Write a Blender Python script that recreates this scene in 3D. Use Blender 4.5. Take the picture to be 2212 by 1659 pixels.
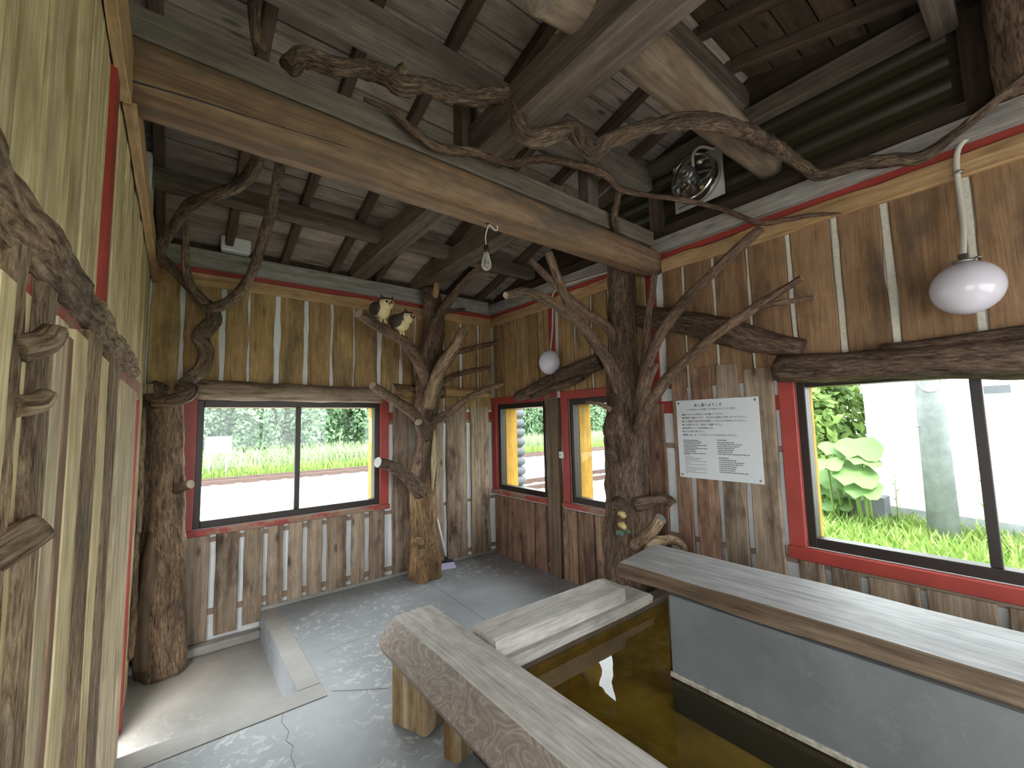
import bpy, math, random
import numpy as np
from mathutils import Vector, Matrix, noise

random.seed(7)
for o in list(bpy.data.objects):
    bpy.data.objects.remove(o)
SC = bpy.context.scene
COL = SC.collection

# ------------------------------------------------------------------ camera, world, light, exposure
CX, CY, FPX = 1106.0, 829.5, 919.29
R_ = Vector((0.78686758, -0.61672647, -0.02208783))
U_ = Vector((-0.03721959, -0.08315334, 0.99584147))
F_ = Vector((0.61599846, 0.78277327, 0.08838498))
CAM = Vector((0, 0, 1.6))
cd = bpy.data.cameras.new('camera')
cam = bpy.data.objects.new('camera', cd)
COL.objects.link(cam)
cam.matrix_world = Matrix(((R_.x, U_.x, -F_.x, 0), (R_.y, U_.y, -F_.y, 0), (R_.z, U_.z, -F_.z, 1.6), (0, 0, 0, 1)))
cd.sensor_fit = 'HORIZONTAL'
cd.sensor_width = 36.0
cd.lens = FPX / 2212 * 36.0
cd.clip_start = 0.02
cd.clip_end = 300
SC.camera = cam

world = bpy.data.worlds.new('sky')
SC.world = world
world.use_nodes = True
wn = world.node_tree.nodes
bgn = wn['Background']
bgn.inputs['Color'].default_value = (0.90, 0.955, 1.0, 1)     # bright overcast sky
bgn.inputs['Strength'].default_value = 3.0

sd = bpy.data.lights.new('sun', 'SUN')
sd.energy = 3.0
sd.angle = math.radians(25)
sd.color = (1.0, 0.96, 0.88)
sun = bpy.data.objects.new('sun', sd)
sun.rotation_euler = (math.radians(28), math.radians(-12), 0)
sun.location = (0, 0, 12)
COL.objects.link(sun)

vs = SC.view_settings
vs.view_transform = 'Standard'
vs.look = 'None'
vs.gamma = 1.0
vs.use_curve_mapping = False
vs.exposure = 1.95
SC.cycles.max_bounces = 10
SC.cycles.diffuse_bounces = 6
SC.cycles.transparent_max_bounces = 16
SC.cycles.sample_clamp_indirect = 6.0
SC.cycles.use_denoising = True

# ------------------------------------------------------------------ room frame (metres, upper floor at z = 0)
XL, XR, YB, YN = -0.225, 3.18, 4.46, -2.06
LOWZ = -0.20
RIDGE_Y, SLOPE = 1.2, 0.27
def roof_z(y, off=0.0):
    return 3.22 + SLOPE * (YB - RIDGE_Y) - SLOPE * abs(y - RIDGE_Y) + off

def P(px, py, X=None, Y=None, Z=None):
    """point of the place seen along a ray of the photograph, on one known plane"""
    d = F_ + R_ * ((px - CX) / FPX) - U_ * ((py - CY) / FPX)
    if X is not None: t = (X - CAM.x) / d.x
    elif Y is not None: t = (Y - CAM.y) / d.y
    else: t = (Z - CAM.z) / d.z
    return CAM + d * t

# ------------------------------------------------------------------ materials
def new_mat(name):
    m = bpy.data.materials.new(name)
    m.use_nodes = True
    nt = m.node_tree
    return m, nt, nt.nodes['Principled BSDF']

def N(nt, kind, **kw):
    n = nt.nodes.new(kind)
    for k, v in kw.items():
        if k in n.inputs: n.inputs[k].default_value = v
        else: setattr(n, k, v)
    return n

def ramp(nt, stops):
    r = nt.nodes.new('ShaderNodeValToRGB')
    e = r.color_ramp.elements
    e[0].position, e[0].color = stops[0][0], (*stops[0][1], 1)
    e[1].position, e[1].color = stops[-1][0], (*stops[-1][1], 1)
    for p, c in stops[1:-1]:
        x = e.new(p); x.color = (*c, 1)
    return r

def rest_vec(nt, scale):
    a = N(nt, 'ShaderNodeAttribute', attribute_name='rest')
    mp = N(nt, 'ShaderNodeMapping')
    mp.inputs['Scale'].default_value = scale
    nt.links.new(a.outputs['Vector'], mp.inputs['Vector'])
    return mp.outputs['Vector']

def mixc(nt, fac, a, b, blend='MIX'):
    m = nt.nodes.new('ShaderNodeMix')
    m.data_type = 'RGBA'
    m.blend_type = blend
    for sock, v in ((m.inputs[0], fac), (m.inputs[6], a), (m.inputs[7], b)):
        if hasattr(v, 'is_output'): nt.links.new(v, sock)
        elif isinstance(v, tuple): sock.default_value = (*v, 1)
        else: sock.default_value = v
    return m.outputs[2]

def wood(name, dark, mid, light, stain=None, stain_amt=0.5, stain_at=0.52, knots=0.7, grain=1.0, rough=0.75, vary=0.25, bump=0.35, fine=1.0):
    """sawn or split wood, grain along rest.z"""
    m, nt, b = new_mat(name)
    L = nt.links.new
    n1 = N(nt, 'ShaderNodeTexNoise', Scale=1.0, Detail=5.0, Roughness=0.6, Distortion=0.5)
    L(rest_vec(nt, (22 * grain, 22 * grain, 0.9 * grain)), n1.inputs['Vector'])
    rp = ramp(nt, [(0.28, dark), (0.5, mid), (0.72, light)])
    L(n1.outputs['Fac'], rp.inputs['Fac'])
    n2 = N(nt, 'ShaderNodeTexNoise', Scale=1.0, Detail=3.0)
    L(rest_vec(nt, (170 * fine, 170 * fine, 5)), n2.inputs['Vector'])
    fr = ramp(nt, [(0.3, (0.72, 0.72, 0.72)), (0.6, (1.08, 1.08, 1.08))])
    L(n2.outputs['Fac'], fr.inputs['Fac'])
    col = mixc(nt, 1.0, rp.outputs['Color'], fr.outputs['Color'], 'MULTIPLY')
    mo = N(nt, 'ShaderNodeTexNoise', Scale=1.0, Detail=4.0, Roughness=0.6)
    L(rest_vec(nt, (16, 16, 8)), mo.inputs['Vector'])
    mor = ramp(nt, [(0.3, (0.80, 0.79, 0.78)), (0.7, (1.12, 1.12, 1.12))])
    L(mo.outputs['Fac'], mor.inputs['Fac'])
    col = mixc(nt, 1.0, col, mor.outputs['Color'], 'MULTIPLY')
    if stain:
        n3 = N(nt, 'ShaderNodeTexNoise', Scale=1.0, Detail=4.0, Roughness=0.65)
        L(rest_vec(nt, (5, 5, 1.6)), n3.inputs['Vector'])
        sr = ramp(nt, [(stain_at, (0, 0, 0)), (stain_at + 0.18, (stain_amt,) * 3)])
        L(n3.outputs['Fac'], sr.inputs['Fac'])
        col = mixc(nt, sr.outputs['Color'], col, stain)
    if knots:
        v = N(nt, 'ShaderNodeTexVoronoi', Scale=1.0, Randomness=1.0)
        L(rest_vec(nt, (7.5, 7.5, 2.6)), v.inputs['Vector'])
        kr = ramp(nt, [(0.05, (knots,) * 3), (0.17, (0, 0, 0))])
        L(v.outputs['Distance'], kr.inputs['Fac'])
        col = mixc(nt, kr.outputs['Color'], col, tuple(c * 0.32 for c in dark))
    oi = N(nt, 'ShaderNodeObjectInfo')
    hs = N(nt, 'ShaderNodeHueSaturation')
    mr = N(nt, 'ShaderNodeMapRange')
    mr.inputs['To Min'].default_value = 1 - vary
    mr.inputs['To Max'].default_value = 1 + vary
    L(oi.outputs['Random'], mr.inputs['Value'])
    L(mr.outputs['Result'], hs.inputs['Value'])
    L(col, hs.inputs['Color'])
    L(hs.outputs['Color'], b.inputs['Base Color'])
    b.inputs['Roughness'].default_value = rough
    b.inputs['Specular IOR Level'].default_value = 0.3
    bp = N(nt, 'ShaderNodeBump', Strength=bump, Distance=0.004)
    L(n2.outputs['Fac'], bp.inputs['Height'])
    bp2 = N(nt, 'ShaderNodeBump', Strength=bump, Distance=0.01)
    L(n1.outputs['Fac'], bp2.inputs['Height'])
    L(bp.outputs['Normal'], bp2.inputs['Normal'])
    L(bp2.outputs['Normal'], b.inputs['Normal'])
    return m

def bark(name, dark, mid, light, sc=1.0, bump=1.0, gloss=0.8):
    m, nt, b = new_mat(name)
    L = nt.links.new
    v = N(nt, 'ShaderNodeTexNoise', Scale=1.0, Detail=8.0, Roughness=0.72, Distortion=1.2)
    L(rest_vec(nt, (34 * sc, 34 * sc, 6 * sc)), v.inputs['Vector'])
    f2 = N(nt, 'ShaderNodeTexNoise', Scale=1.0, Detail=6.0, Roughness=0.7, Distortion=0.6)
    L(rest_vec(nt, (110 * sc, 110 * sc, 16 * sc)), f2.inputs['Vector'])
    av = N(nt, 'ShaderNodeMath', operation='MULTIPLY_ADD')
    av.inputs[1].default_value = 0.55
    L(f2.outputs['Fac'], av.inputs[0])
    hf = N(nt, 'ShaderNodeMath', operation='MULTIPLY'); hf.inputs[1].default_value = 0.45
    L(v.outputs['Fac'], hf.inputs[0]); L(hf.outputs[0], av.inputs[2])
    rp = ramp(nt, [(0.40, dark), (0.50, mid), (0.61, light)])
    L(av.outputs[0], rp.inputs['Fac'])
    big = N(nt, 'ShaderNodeTexNoise', Scale=1.0, Detail=3.0)
    L(rest_vec(nt, (9 * sc, 9 * sc, 2.2 * sc)), big.inputs['Vector'])
    br = ramp(nt, [(0.35, (0.55, 0.55, 0.55)), (0.65, (1.25, 1.2, 1.15))])
    L(big.outputs['Fac'], br.inputs['Fac'])
    col = mixc(nt, 1.0, rp.outputs['Color'], br.outputs['Color'], 'MULTIPLY')
    L(col, b.inputs['Base Color'])
    b.inputs['Roughness'].default_value = gloss
    b.inputs['Specular IOR Level'].default_value = 0.25
    bp = N(nt, 'ShaderNodeBump', Strength=bump, Distance=0.02)
    L(av.outputs[0], bp.inputs['Height'])
    L(bp.outputs['Normal'], b.inputs['Normal'])
    return m

def plain(name, color, rough=0.6, metal=0.0, noise_amt=0.0, nscale=8.0, spec=0.4, bump=0.0):
    m, nt, b = new_mat(name)
    b.inputs['Roughness'].default_value = rough
    b.inputs['Metallic'].default_value = metal
    b.inputs['Specular IOR Level'].default_value = spec
    b.inputs['Base Color'].default_value = (*color, 1)
    if noise_amt or bump:
        tc = N(nt, 'ShaderNodeNewGeometry')
        n = N(nt, 'ShaderNodeTexNoise', Scale=nscale, Detail=5.0, Roughness=0.65)
        nt.links.new(tc.outputs['Position'], n.inputs['Vector'])
        r = ramp(nt, [(0.3, tuple(c * (1 - noise_amt) for c in color)), (0.7, tuple(min(1, c * (1 + noise_amt)) for c in color))])
        nt.links.new(n.outputs['Fac'], r.inputs['Fac'])
        nt.links.new(r.outputs['Color'], b.inputs['Base Color'])
        if bump:
            bp = N(nt, 'ShaderNodeBump', Strength=bump, Distance=0.01)
            nt.links.new(n.outputs['Fac'], bp.inputs['Height'])
            nt.links.new(bp.outputs['Normal'], b.inputs['Normal'])
    return m

M = {}
M['ply_warm'] = wood('warm larch board', (0.22, 0.128, 0.052), (0.40, 0.255, 0.11), (0.48, 0.325, 0.155), stain=(0.10, 0.075, 0.045), stain_amt=0.75, knots=0.5, vary=0.14)
M['ply_orange'] = wood('orange brown board', (0.18, 0.10, 0.05), (0.295, 0.175, 0.09), (0.355, 0.22, 0.125), stain=(0.085, 0.06, 0.04), stain_amt=0.8, knots=0.4, vary=0.1, grain=0.6)
M['pale'] = wood('pale yellow board', (0.42, 0.32, 0.165), (0.66, 0.53, 0.30), (0.75, 0.64, 0.40), stain=(0.26, 0.165, 0.07), stain_amt=0.8, knots=0.4, vary=0.18, grain=1.3)
M['weather'] = wood('weathered brown board', (0.135, 0.092, 0.06), (0.30, 0.222, 0.155), (0.41, 0.322, 0.245), stain=(0.06, 0.036, 0.024), stain_amt=0.95, stain_at=0.50, knots=0.8, vary=0.18)
M['reddish'] = wood('reddish brown board', (0.13, 0.065, 0.04), (0.28, 0.165, 0.105), (0.40, 0.27, 0.18), stain=(0.075, 0.035, 0.022), stain_amt=0.85, stain_at=0.47, knots=0.85, vary=0.16)
M['slab'] = wood('split slab', (0.32, 0.22, 0.13), (0.58, 0.46, 0.30), (0.70, 0.60, 0.42), stain=(0.20, 0.12, 0.07), stain_amt=0.7, knots=0.2, vary=0.15, grain=1.4)
M['trimlog'] = wood('honey coloured live edge strip', (0.30, 0.175, 0.075), (0.46, 0.29, 0.14), (0.54, 0.37, 0.20), knots=0.4, vary=0.08)
M['beamlog'] = wood('hewn log', (0.115, 0.066, 0.036), (0.255, 0.158, 0.092), (0.335, 0.225, 0.14), stain=(0.12, 0.10, 0.075), stain_amt=0.9, stain_at=0.47, knots=0.5, vary=0.02, grain=0.7, bump=0.6)
M['greybeam'] = wood('grey weathered timber', (0.08, 0.060, 0.045), (0.135, 0.106, 0.080), (0.19, 0.155, 0.12), knots=0.4, vary=0.12)
M['greylight'] = wood('lighter grey timber', (0.13, 0.105, 0.08), (0.21, 0.178, 0.14), (0.27, 0.235, 0.19), knots=0.4, vary=0.1)
M['plate'] = wood('silver grey plate', (0.21, 0.19, 0.165), (0.32, 0.30, 0.27), (0.39, 0.365, 0.33), knots=0.5, vary=0.08)
M['rafter'] = wood('dark rafter', (0.055, 0.037, 0.025), (0.095, 0.066, 0.046), (0.13, 0.094, 0.066), knots=0.2, vary=0.15)
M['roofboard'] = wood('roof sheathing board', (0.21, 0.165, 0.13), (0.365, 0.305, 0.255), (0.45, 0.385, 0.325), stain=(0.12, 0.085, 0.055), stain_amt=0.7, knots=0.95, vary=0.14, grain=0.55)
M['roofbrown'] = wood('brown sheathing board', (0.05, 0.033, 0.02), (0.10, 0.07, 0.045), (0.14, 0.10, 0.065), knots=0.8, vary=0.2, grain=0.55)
M['roofdark'] = wood('dark gable board', (0.03, 0.02, 0.014), (0.055, 0.038, 0.026), (0.08, 0.056, 0.038), knots=0.4, vary=0.2)
M['peeled'] = wood('peeled grey log', (0.16, 0.115, 0.075), (0.28, 0.215, 0.145), (0.37, 0.29, 0.205), stain=(0.16, 0.10, 0.06), stain_amt=0.8, knots=0.4, vary=0.03, grain=0.8)
M['bench'] = wood('bleached bench wood', (0.43, 0.395, 0.345), (0.53, 0.495, 0.445), (0.59, 0.56, 0.51), knots=0.15, vary=0.03, grain=0.5, rough=0.55, bump=0.2, fine=0.5)
def swirl(name, base, pale, dark):
    m, nt, b = new_mat(name)
    L = nt.links.new
    n = N(nt, 'ShaderNodeTexNoise', Scale=1.0, Detail=2.0, Roughness=0.5, Distortion=0.6)
    L(rest_vec(nt, (9, 9, 5)), n.inputs['Vector'])
    k = N(nt, 'ShaderNodeMath', operation='MULTIPLY'); k.inputs[1].default_value = 11.0
    L(n.outputs['Fac'], k.inputs[0])
    f = N(nt, 'ShaderNodeMath', operation='PINGPONG'); f.inputs[1].default_value = 0.5
    L(k.outputs[0], f.inputs[0])
    r = ramp(nt, [(0.0, dark), (0.12, base), (0.34, base), (0.5, pale)])
    L(f.outputs[0], r.inputs['Fac'])
    n2 = N(nt, 'ShaderNodeTexNoise', Scale=1.0, Detail=4.0)
    L(rest_vec(nt, (60, 60, 14)), n2.inputs['Vector'])
    fr = ramp(nt, [(0.3, (0.85, 0.85, 0.85)), (0.7, (1.1, 1.1, 1.1))])
    L(n2.outputs['Fac'], fr.inputs['Fac'])
    L(mixc(nt, 1.0, r.outputs['Color'], fr.outputs['Color'], 'MULTIPLY'), b.inputs['Base Color'])
    b.inputs['Roughness'].default_value = 0.6
    bp = N(nt, 'ShaderNodeBump', Strength=0.25, Distance=0.005)
    L(f.outputs[0], bp.inputs['Height']); L(bp.outputs['Normal'], b.inputs['Normal'])
    return m
M['benchside'] = swirl('weathered bench flank', (0.285, 0.225, 0.185), (0.40, 0.335, 0.285), (0.20, 0.15, 0.125))
M['benchgrey'] = wood('silvered bench plank', (0.27, 0.265, 0.26), (0.41, 0.405, 0.40), (0.50, 0.495, 0.495), knots=0.1, vary=0.02, grain=1.0, rough=0.5)
M['liveedge'] = wood('brown live edge', (0.05, 0.033, 0.02), (0.14, 0.095, 0.06), (0.24, 0.175, 0.115), knots=0.3, vary=0.05)
M['endgrain'] = wood('cut wood end', (0.34, 0.25, 0.17), (0.50, 0.40, 0.30), (0.60, 0.50, 0.40), knots=0.0, vary=0.1, grain=0.5)
M['stained'] = wood('stained bench block', (0.20, 0.11, 0.035), (0.46, 0.34, 0.20), (0.60, 0.52, 0.40), stain=(0.17, 0.085, 0.02), stain_amt=0.9, stain_at=0.42, knots=0.0, vary=0.02)
M['bark'] = bark('dark bark', (0.035, 0.022, 0.016), (0.15, 0.098, 0.068), (0.30, 0.22, 0.155))
M['barkpale'] = bark('peeling pale bark', (0.08, 0.048, 0.03), (0.33, 0.225, 0.145), (0.60, 0.48, 0.33))
M['barkwarm'] = bark('stripped warm trunk', (0.075, 0.04, 0.02), (0.27, 0.165, 0.08), (0.46, 0.32, 0.18), sc=0.8)
M['barkmid'] = bark('brown flaky bark', (0.05, 0.032, 0.02), (0.21, 0.142, 0.09), (0.38, 0.275, 0.185))
M['vine'] = bark('gnarled vine bark', (0.03, 0.02, 0.013), (0.165, 0.115, 0.078), (0.40, 0.31, 0.22), sc=1.5, bump=1.0, gloss=0.6)
M['branch'] = bark('branch bark', (0.055, 0.034, 0.024), (0.20, 0.13, 0.09), (0.36, 0.26, 0.18), sc=1.3)
M['plaster'] = plain('white plaster', (0.74, 0.75, 0.74), 0.85, noise_amt=0.08, nscale=14)
M['caulk'] = plain('cream sealant', (0.62, 0.59, 0.48), 0.8, noise_amt=0.15, nscale=50, bump=0.4)
M['lath'] = plain('grey brown lath', (0.26, 0.19, 0.14), 0.8)
M['red'] = plain('red paint', (0.33, 0.048, 0.036), 0.45, noise_amt=0.12, nscale=6)
M['redworn'] = None
M['bronze'] = plain('dark bronze aluminium', (0.036, 0.028, 0.024), 0.4, metal=0.3)
M['yellow'] = wood('ochre yellow painted wood', (0.34, 0.17, 0.022), (0.45, 0.24, 0.035), (0.49, 0.28, 0.05), knots=0.2, vary=0.03)
M['white'] = plain('white plastic', (0.78, 0.79, 0.79), 0.35)
M['cream'] = plain('cream pipe', (0.60, 0.57, 0.48), 0.5)
M['globe'] = plain('white opal glass', (0.70, 0.68, 0.74), 0.12, spec=0.6)
M['steel'] = plain('dull steel', (0.34, 0.34, 0.33), 0.4, metal=0.8)
M['chrome'] = plain('polished steel', (0.88, 0.88, 0.82), 0.16, metal=1.0)
M['fanplate'] = plain('galvanised plate', (0.50, 0.49, 0.45), 0.45, metal=0.2)
M['black'] = plain('black plastic', (0.02, 0.02, 0.022), 0.4)
M['ink'] = plain('black print', (0.03, 0.03, 0.035), 0.7)
M['greyink'] = plain('grey print', (0.16, 0.165, 0.17), 0.7)
M['sign'] = plain('white sign board', (0.66, 0.685, 0.69), 0.45)
M['corr'] = plain('olive corrugated sheet', (0.034, 0.030, 0.016), 0.4)
M['gravel'] = plain('pale gravel', (0.42, 0.40, 0.385), 0.95, noise_amt=0.45, nscale=9, bump=0.8)
M['rail'] = plain('rusty rail', (0.06, 0.035, 0.028), 0.7)
M['sleeper'] = plain('sleeper', (0.16, 0.13, 0.11), 0.9)
M['earth'] = plain('green ground', (0.12, 0.20, 0.04), 0.95, noise_amt=0.3, nscale=5)
M['bank'] = plain('wooded slope', (0.06, 0.105, 0.045), 0.95, noise_amt=0.5, nscale=1.5)
M['housewall'] = plain('white house wall', (0.85, 0.85, 0.86), 0.7)
M['polecon'] = plain('grey concrete pole', (0.22, 0.235, 0.245), 0.85, noise_amt=0.25, nscale=5)
M['logend'] = plain('grey painted log', (0.10, 0.105, 0.12), 0.7, noise_amt=0.1)
M['owlcream'] = plain('cream owl belly', (0.70, 0.57, 0.32), 0.6, noise_amt=0.15, nscale=60)
M['owldark'] = plain('dark owl back', (0.075, 0.06, 0.05), 0.6, noise_amt=0.3, nscale=60)
M['owleye'] = plain('owl eye', (0.008, 0.008, 0.008), 0.15)
M['moss'] = plain('green painted moss', (0.10, 0.17, 0.11), 0.8, noise_amt=0.5, nscale=40)
M['resin'] = plain('yellow resin', (0.40, 0.31, 0.12), 0.5, noise_amt=0.4, nscale=60)
M['broomblue'] = plain('pale lilac plastic', (0.58, 0.58, 0.78), 0.5)
M['navy'] = plain('dark navy plastic', (0.025, 0.022, 0.04), 0.5)
M['tile'] = plain('dark pool lining', (0.022, 0.020, 0.022), 0.5)
M['poolfloor'] = plain('ochre stained pool floor', (0.23, 0.172, 0.045), 0.85, noise_amt=0.45, nscale=3.2)
M['poolside'] = plain('brown stained wall of the bath', (0.085, 0.062, 0.045), 0.7, noise_amt=0.4, nscale=6)
M['poolbrown'] = plain('amber brown stained bath side', (0.13, 0.088, 0.028), 0.8, noise_amt=0.4, nscale=6)
M['lime'] = plain('lime crust', (0.36, 0.32, 0.26), 0.9, noise_amt=0.4, nscale=30, bump=0.8)

def red_worn():
    m, nt, b = new_mat('red paint worn to wood')
    g = N(nt, 'ShaderNodeNewGeometry')
    n = N(nt, 'ShaderNodeTexNoise', Scale=4.5, Detail=6.0, Roughness=0.7)
    nt.links.new(g.outputs['Position'], n.inputs['Vector'])
    r = ramp(nt, [(0.46, (0.30, 0.045, 0.035)), (0.56, (0.27, 0.17, 0.11))])
    nt.links.new(n.outputs['Fac'], r.inputs['Fac'])
    nt.links.new(r.outputs['Color'], b.inputs['Base Color'])
    b.inputs['Roughness'].default_value = 0.6
    return m
M['redworn'] = red_worn()

def concrete(name, base, pale, amt, scale=1.0, rough=0.6):
    m, nt, b = new_mat(name)
    L = nt.links.new
    g = N(nt, 'ShaderNodeNewGeometry')
    n = N(nt, 'ShaderNodeTexNoise', Scale=1.6 * scale, Detail=5.0, Roughness=0.6)
    L(g.outputs['Position'], n.inputs['Vector'])
    r = ramp(nt, [(0.3, tuple(c * 0.74 for c in base)), (0.7, tuple(c * 1.18 for c in base))])
    L(n.outputs['Fac'], r.inputs['Fac'])
    n2 = N(nt, 'ShaderNodeTexNoise', Scale=15.0 * scale, Detail=7.0, Roughness=0.68, Distortion=0.8)
    L(g.outputs['Position'], n2.inputs['Vector'])
    n3 = N(nt, 'ShaderNodeTexNoise', Scale=1.1 * scale, Detail=2.0)
    L(g.outputs['Position'], n3.inputs['Vector'])
    s = ramp(nt, [(0.54, (0, 0, 0)), (0.60, (amt,) * 3)])
    L(n2.outputs['Fac'], s.inputs['Fac'])
    s3 = ramp(nt, [(0.42, (0, 0, 0)), (0.6, (1, 1, 1))])
    L(n3.outputs['Fac'], s3.inputs['Fac'])
    f = mixc(nt, 1.0, s.outputs['Color'], s3.outputs['Color'], 'MULTIPLY')
    col = mixc(nt, f, r.outputs['Color'], pale)
    L(col, b.inputs['Base Color'])
    b.inputs['Roughness'].default_value = rough
    bp = N(nt, 'ShaderNodeBump', Strength=0.25, Distance=0.006)
    L(n2.outputs['Fac'], bp.inputs['Height'])
    L(bp.outputs['Normal'], b.inputs['Normal'])
    return m
M['floor'] = concrete('worn concrete floor', (0.26, 0.275, 0.285), (0.52, 0.535, 0.53), 0.85, rough=0.42)
M['floorlow'] = concrete('smooth concrete', (0.30, 0.285, 0.26), (0.40, 0.39, 0.37), 0.4, rough=0.5)
M['poolwall'] = concrete('pool wall concrete', (0.145, 0.152, 0.148), (0.215, 0.225, 0.225), 0.5, scale=1.3, rough=0.6)

def glass_mat(name, tint, ior=1.45, rough=0.0, wave=0.0, rim_sheen=0.0):
    m = bpy.data.materials.new(name)
    m.use_nodes = True
    nt = m.node_tree
    nt.nodes.clear()
    out = N(nt, 'ShaderNodeOutputMaterial')
    tr = N(nt, 'ShaderNodeBsdfTransparent', Color=(*tint, 1))
    gl = N(nt, 'ShaderNodeBsdfGlossy', Roughness=rough)
    fr = N(nt, 'ShaderNodeFresnel', IOR=ior)
    mx = N(nt, 'ShaderNodeMixShader')
    ge = N(nt, 'ShaderNodeNewGeometry')
    front = N(nt, 'ShaderNodeMath', operation='SUBTRACT')
    front.inputs[0].default_value = 1.0
    nt.links.new(ge.outputs['Backfacing'], front.inputs[1])
    fm_ = N(nt, 'ShaderNodeMath', operation='MULTIPLY')
    nt.links.new(fr.outputs[0], fm_.inputs[0]); nt.links.new(front.outputs[0], fm_.inputs[1])
    nt.links.new(fm_.outputs[0], mx.inputs[0])
    nt.links.new(tr.outputs[0], mx.inputs[1])
    nt.links.new(gl.outputs[0], mx.inputs[2])
    nt.links.new(mx.outputs[0], out.inputs['Surface'])
    if rim_sheen:                                  # glass reflections painted as a white diffuse veil, stronger towards the rim
        lw = N(nt, 'ShaderNodeLayerWeight', Blend=0.45)
        dm = N(nt, 'ShaderNodeMath', operation='MULTIPLY_ADD')
        dm.inputs[1].default_value = rim_sheen; dm.inputs[2].default_value = 0.06
        nt.links.new(lw.outputs['Facing'], dm.inputs[0])
        df = N(nt, 'ShaderNodeBsdfDiffuse', Color=(0.85, 0.86, 0.84, 1))
        m2 = N(nt, 'ShaderNodeMixShader')
        nt.links.new(dm.outputs[0], m2.inputs[0]); nt.links.new(mx.outputs[0], m2.inputs[1]); nt.links.new(df.outputs[0], m2.inputs[2])
        nt.links.new(m2.outputs[0], out.inputs['Surface'])
    if wave:
        g = N(nt, 'ShaderNodeNewGeometry')
        n = N(nt, 'ShaderNodeTexNoise', Scale=9.0, Detail=3.0)
        nt.links.new(g.outputs['Position'], n.inputs['Vector'])
        bp = N(nt, 'ShaderNodeBump', Strength=wave, Distance=0.02)
        nt.links.new(n.outputs['Fac'], bp.inputs['Height'])
        nt.links.new(bp.outputs['Normal'], gl.inputs['Normal'])
        nt.links.new(bp.outputs['Normal'], fr.inputs['Normal'])
    return m
M['glass'] = glass_mat('window glass', (0.97, 0.985, 0.975))
M['bulbglass'] = glass_mat('bulb glass', (0.93, 0.94, 0.92), ior=1.6, rim_sheen=0.75)
M['water'] = glass_mat('bath water', (0.80, 0.73, 0.46), ior=1.40, wave=0.0)

def leaf_mat(name, a, b_, trans=0.35):
    m, nt, b = new_mat(name)
    g = N(nt, 'ShaderNodeNewGeometry')
    r = ramp(nt, [(0.0, a), (1.0, b_)])
    nt.links.new(g.outputs['Random Per Island'], r.inputs['Fac'])
    nt.links.new(r.outputs['Color'], b.inputs['Base Color'])
    b.inputs['Roughness'].default_value = 0.6
    tl = N(nt, 'ShaderNodeBsdfTranslucent')
    nt.links.new(r.outputs['Color'], tl.inputs['Color'])
    mx = N(nt, 'ShaderNodeMixShader')
    mx.inputs[0].default_value = trans
    out = nt.nodes['Material Output']
    nt.links.new(b.outputs[0], mx.inputs[1])
    nt.links.new(tl.outputs[0], mx.inputs[2])
    nt.links.new(mx.outputs[0], out.inputs['Surface'])
    return m
M['leafdark'] = leaf_mat('forest leaves', (0.075, 0.15, 0.07), (0.20, 0.32, 0.17))
M['leaflight'] = leaf_mat('bright leaves', (0.07, 0.14, 0.02), (0.19, 0.29, 0.06))
M['grass'] = leaf_mat('grass blades', (0.11, 0.20, 0.03), (0.24, 0.33, 0.08))
M['grasspale'] = leaf_mat('seeding grass', (0.15, 0.22, 0.09), (0.30, 0.34, 0.22))
M['burr'] = leaf_mat('butterbur leaf', (0.07, 0.15, 0.04), (0.14, 0.24, 0.07))

# ------------------------------------------------------------------ mesh helpers
ORIG = {}
def add(name, V, Fc, mat, parent=None, rest=None, grain='z', smooth=False, fmat=None, origin=None):
    V = np.asarray(V, dtype=float).reshape(-1, 3)
    lo, hi = V.min(0), V.max(0)
    c = (lo + hi) / 2 if origin is None else np.array(origin, dtype=float)
    me = bpy.data.meshes.new(name)
    me.from_pydata((V - c).tolist(), [], [tuple(int(i) for i in f) for f in Fc])
    mats = mat if isinstance(mat, (list, tuple)) else [mat]
    for m in mats: me.materials.append(m)
    if fmat is not None: me.polygons.foreach_set('material_index', fmat)
    if smooth: me.polygons.foreach_set('use_smooth', [True] * len(me.polygons))
    if rest is None:
        idx = {'z': (0, 1, 2), 'x': (1, 2, 0), 'y': (0, 2, 1)}[grain]
        rest = V[:, idx] + np.array([random.uniform(-40, 40) for _ in range(3)])
    at = me.attributes.new('rest', 'FLOAT_VECTOR', 'POINT')
    at.data.foreach_set('vector', np.asarray(rest, dtype=np.float32).ravel())
    me.update()
    o = bpy.data.objects.new(name, me)
    COL.objects.link(o)
    place(o, c, parent)
    return o

def place(o, c, parent):
    c = Vector(c)
    ORIG[o] = c
    if parent is not None:
        o.parent = parent
        o.location = c - ORIG[parent]
    else:
        o.location = c

def tag(o, label=None, cat=None, group=None, kind=None):
    if label: o['label'] = label
    if cat: o['category'] = cat
    if group: o['group'] = group
    if kind: o['kind'] = kind
    return o

def empty(name, loc, label=None, cat=None, group=None, kind=None):
    o = bpy.data.objects.new(name, None)
    o.empty_display_size = 0.1
    COL.objects.link(o)
    place(o, loc, None)
    return tag(o, label, cat, group, kind)

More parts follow.
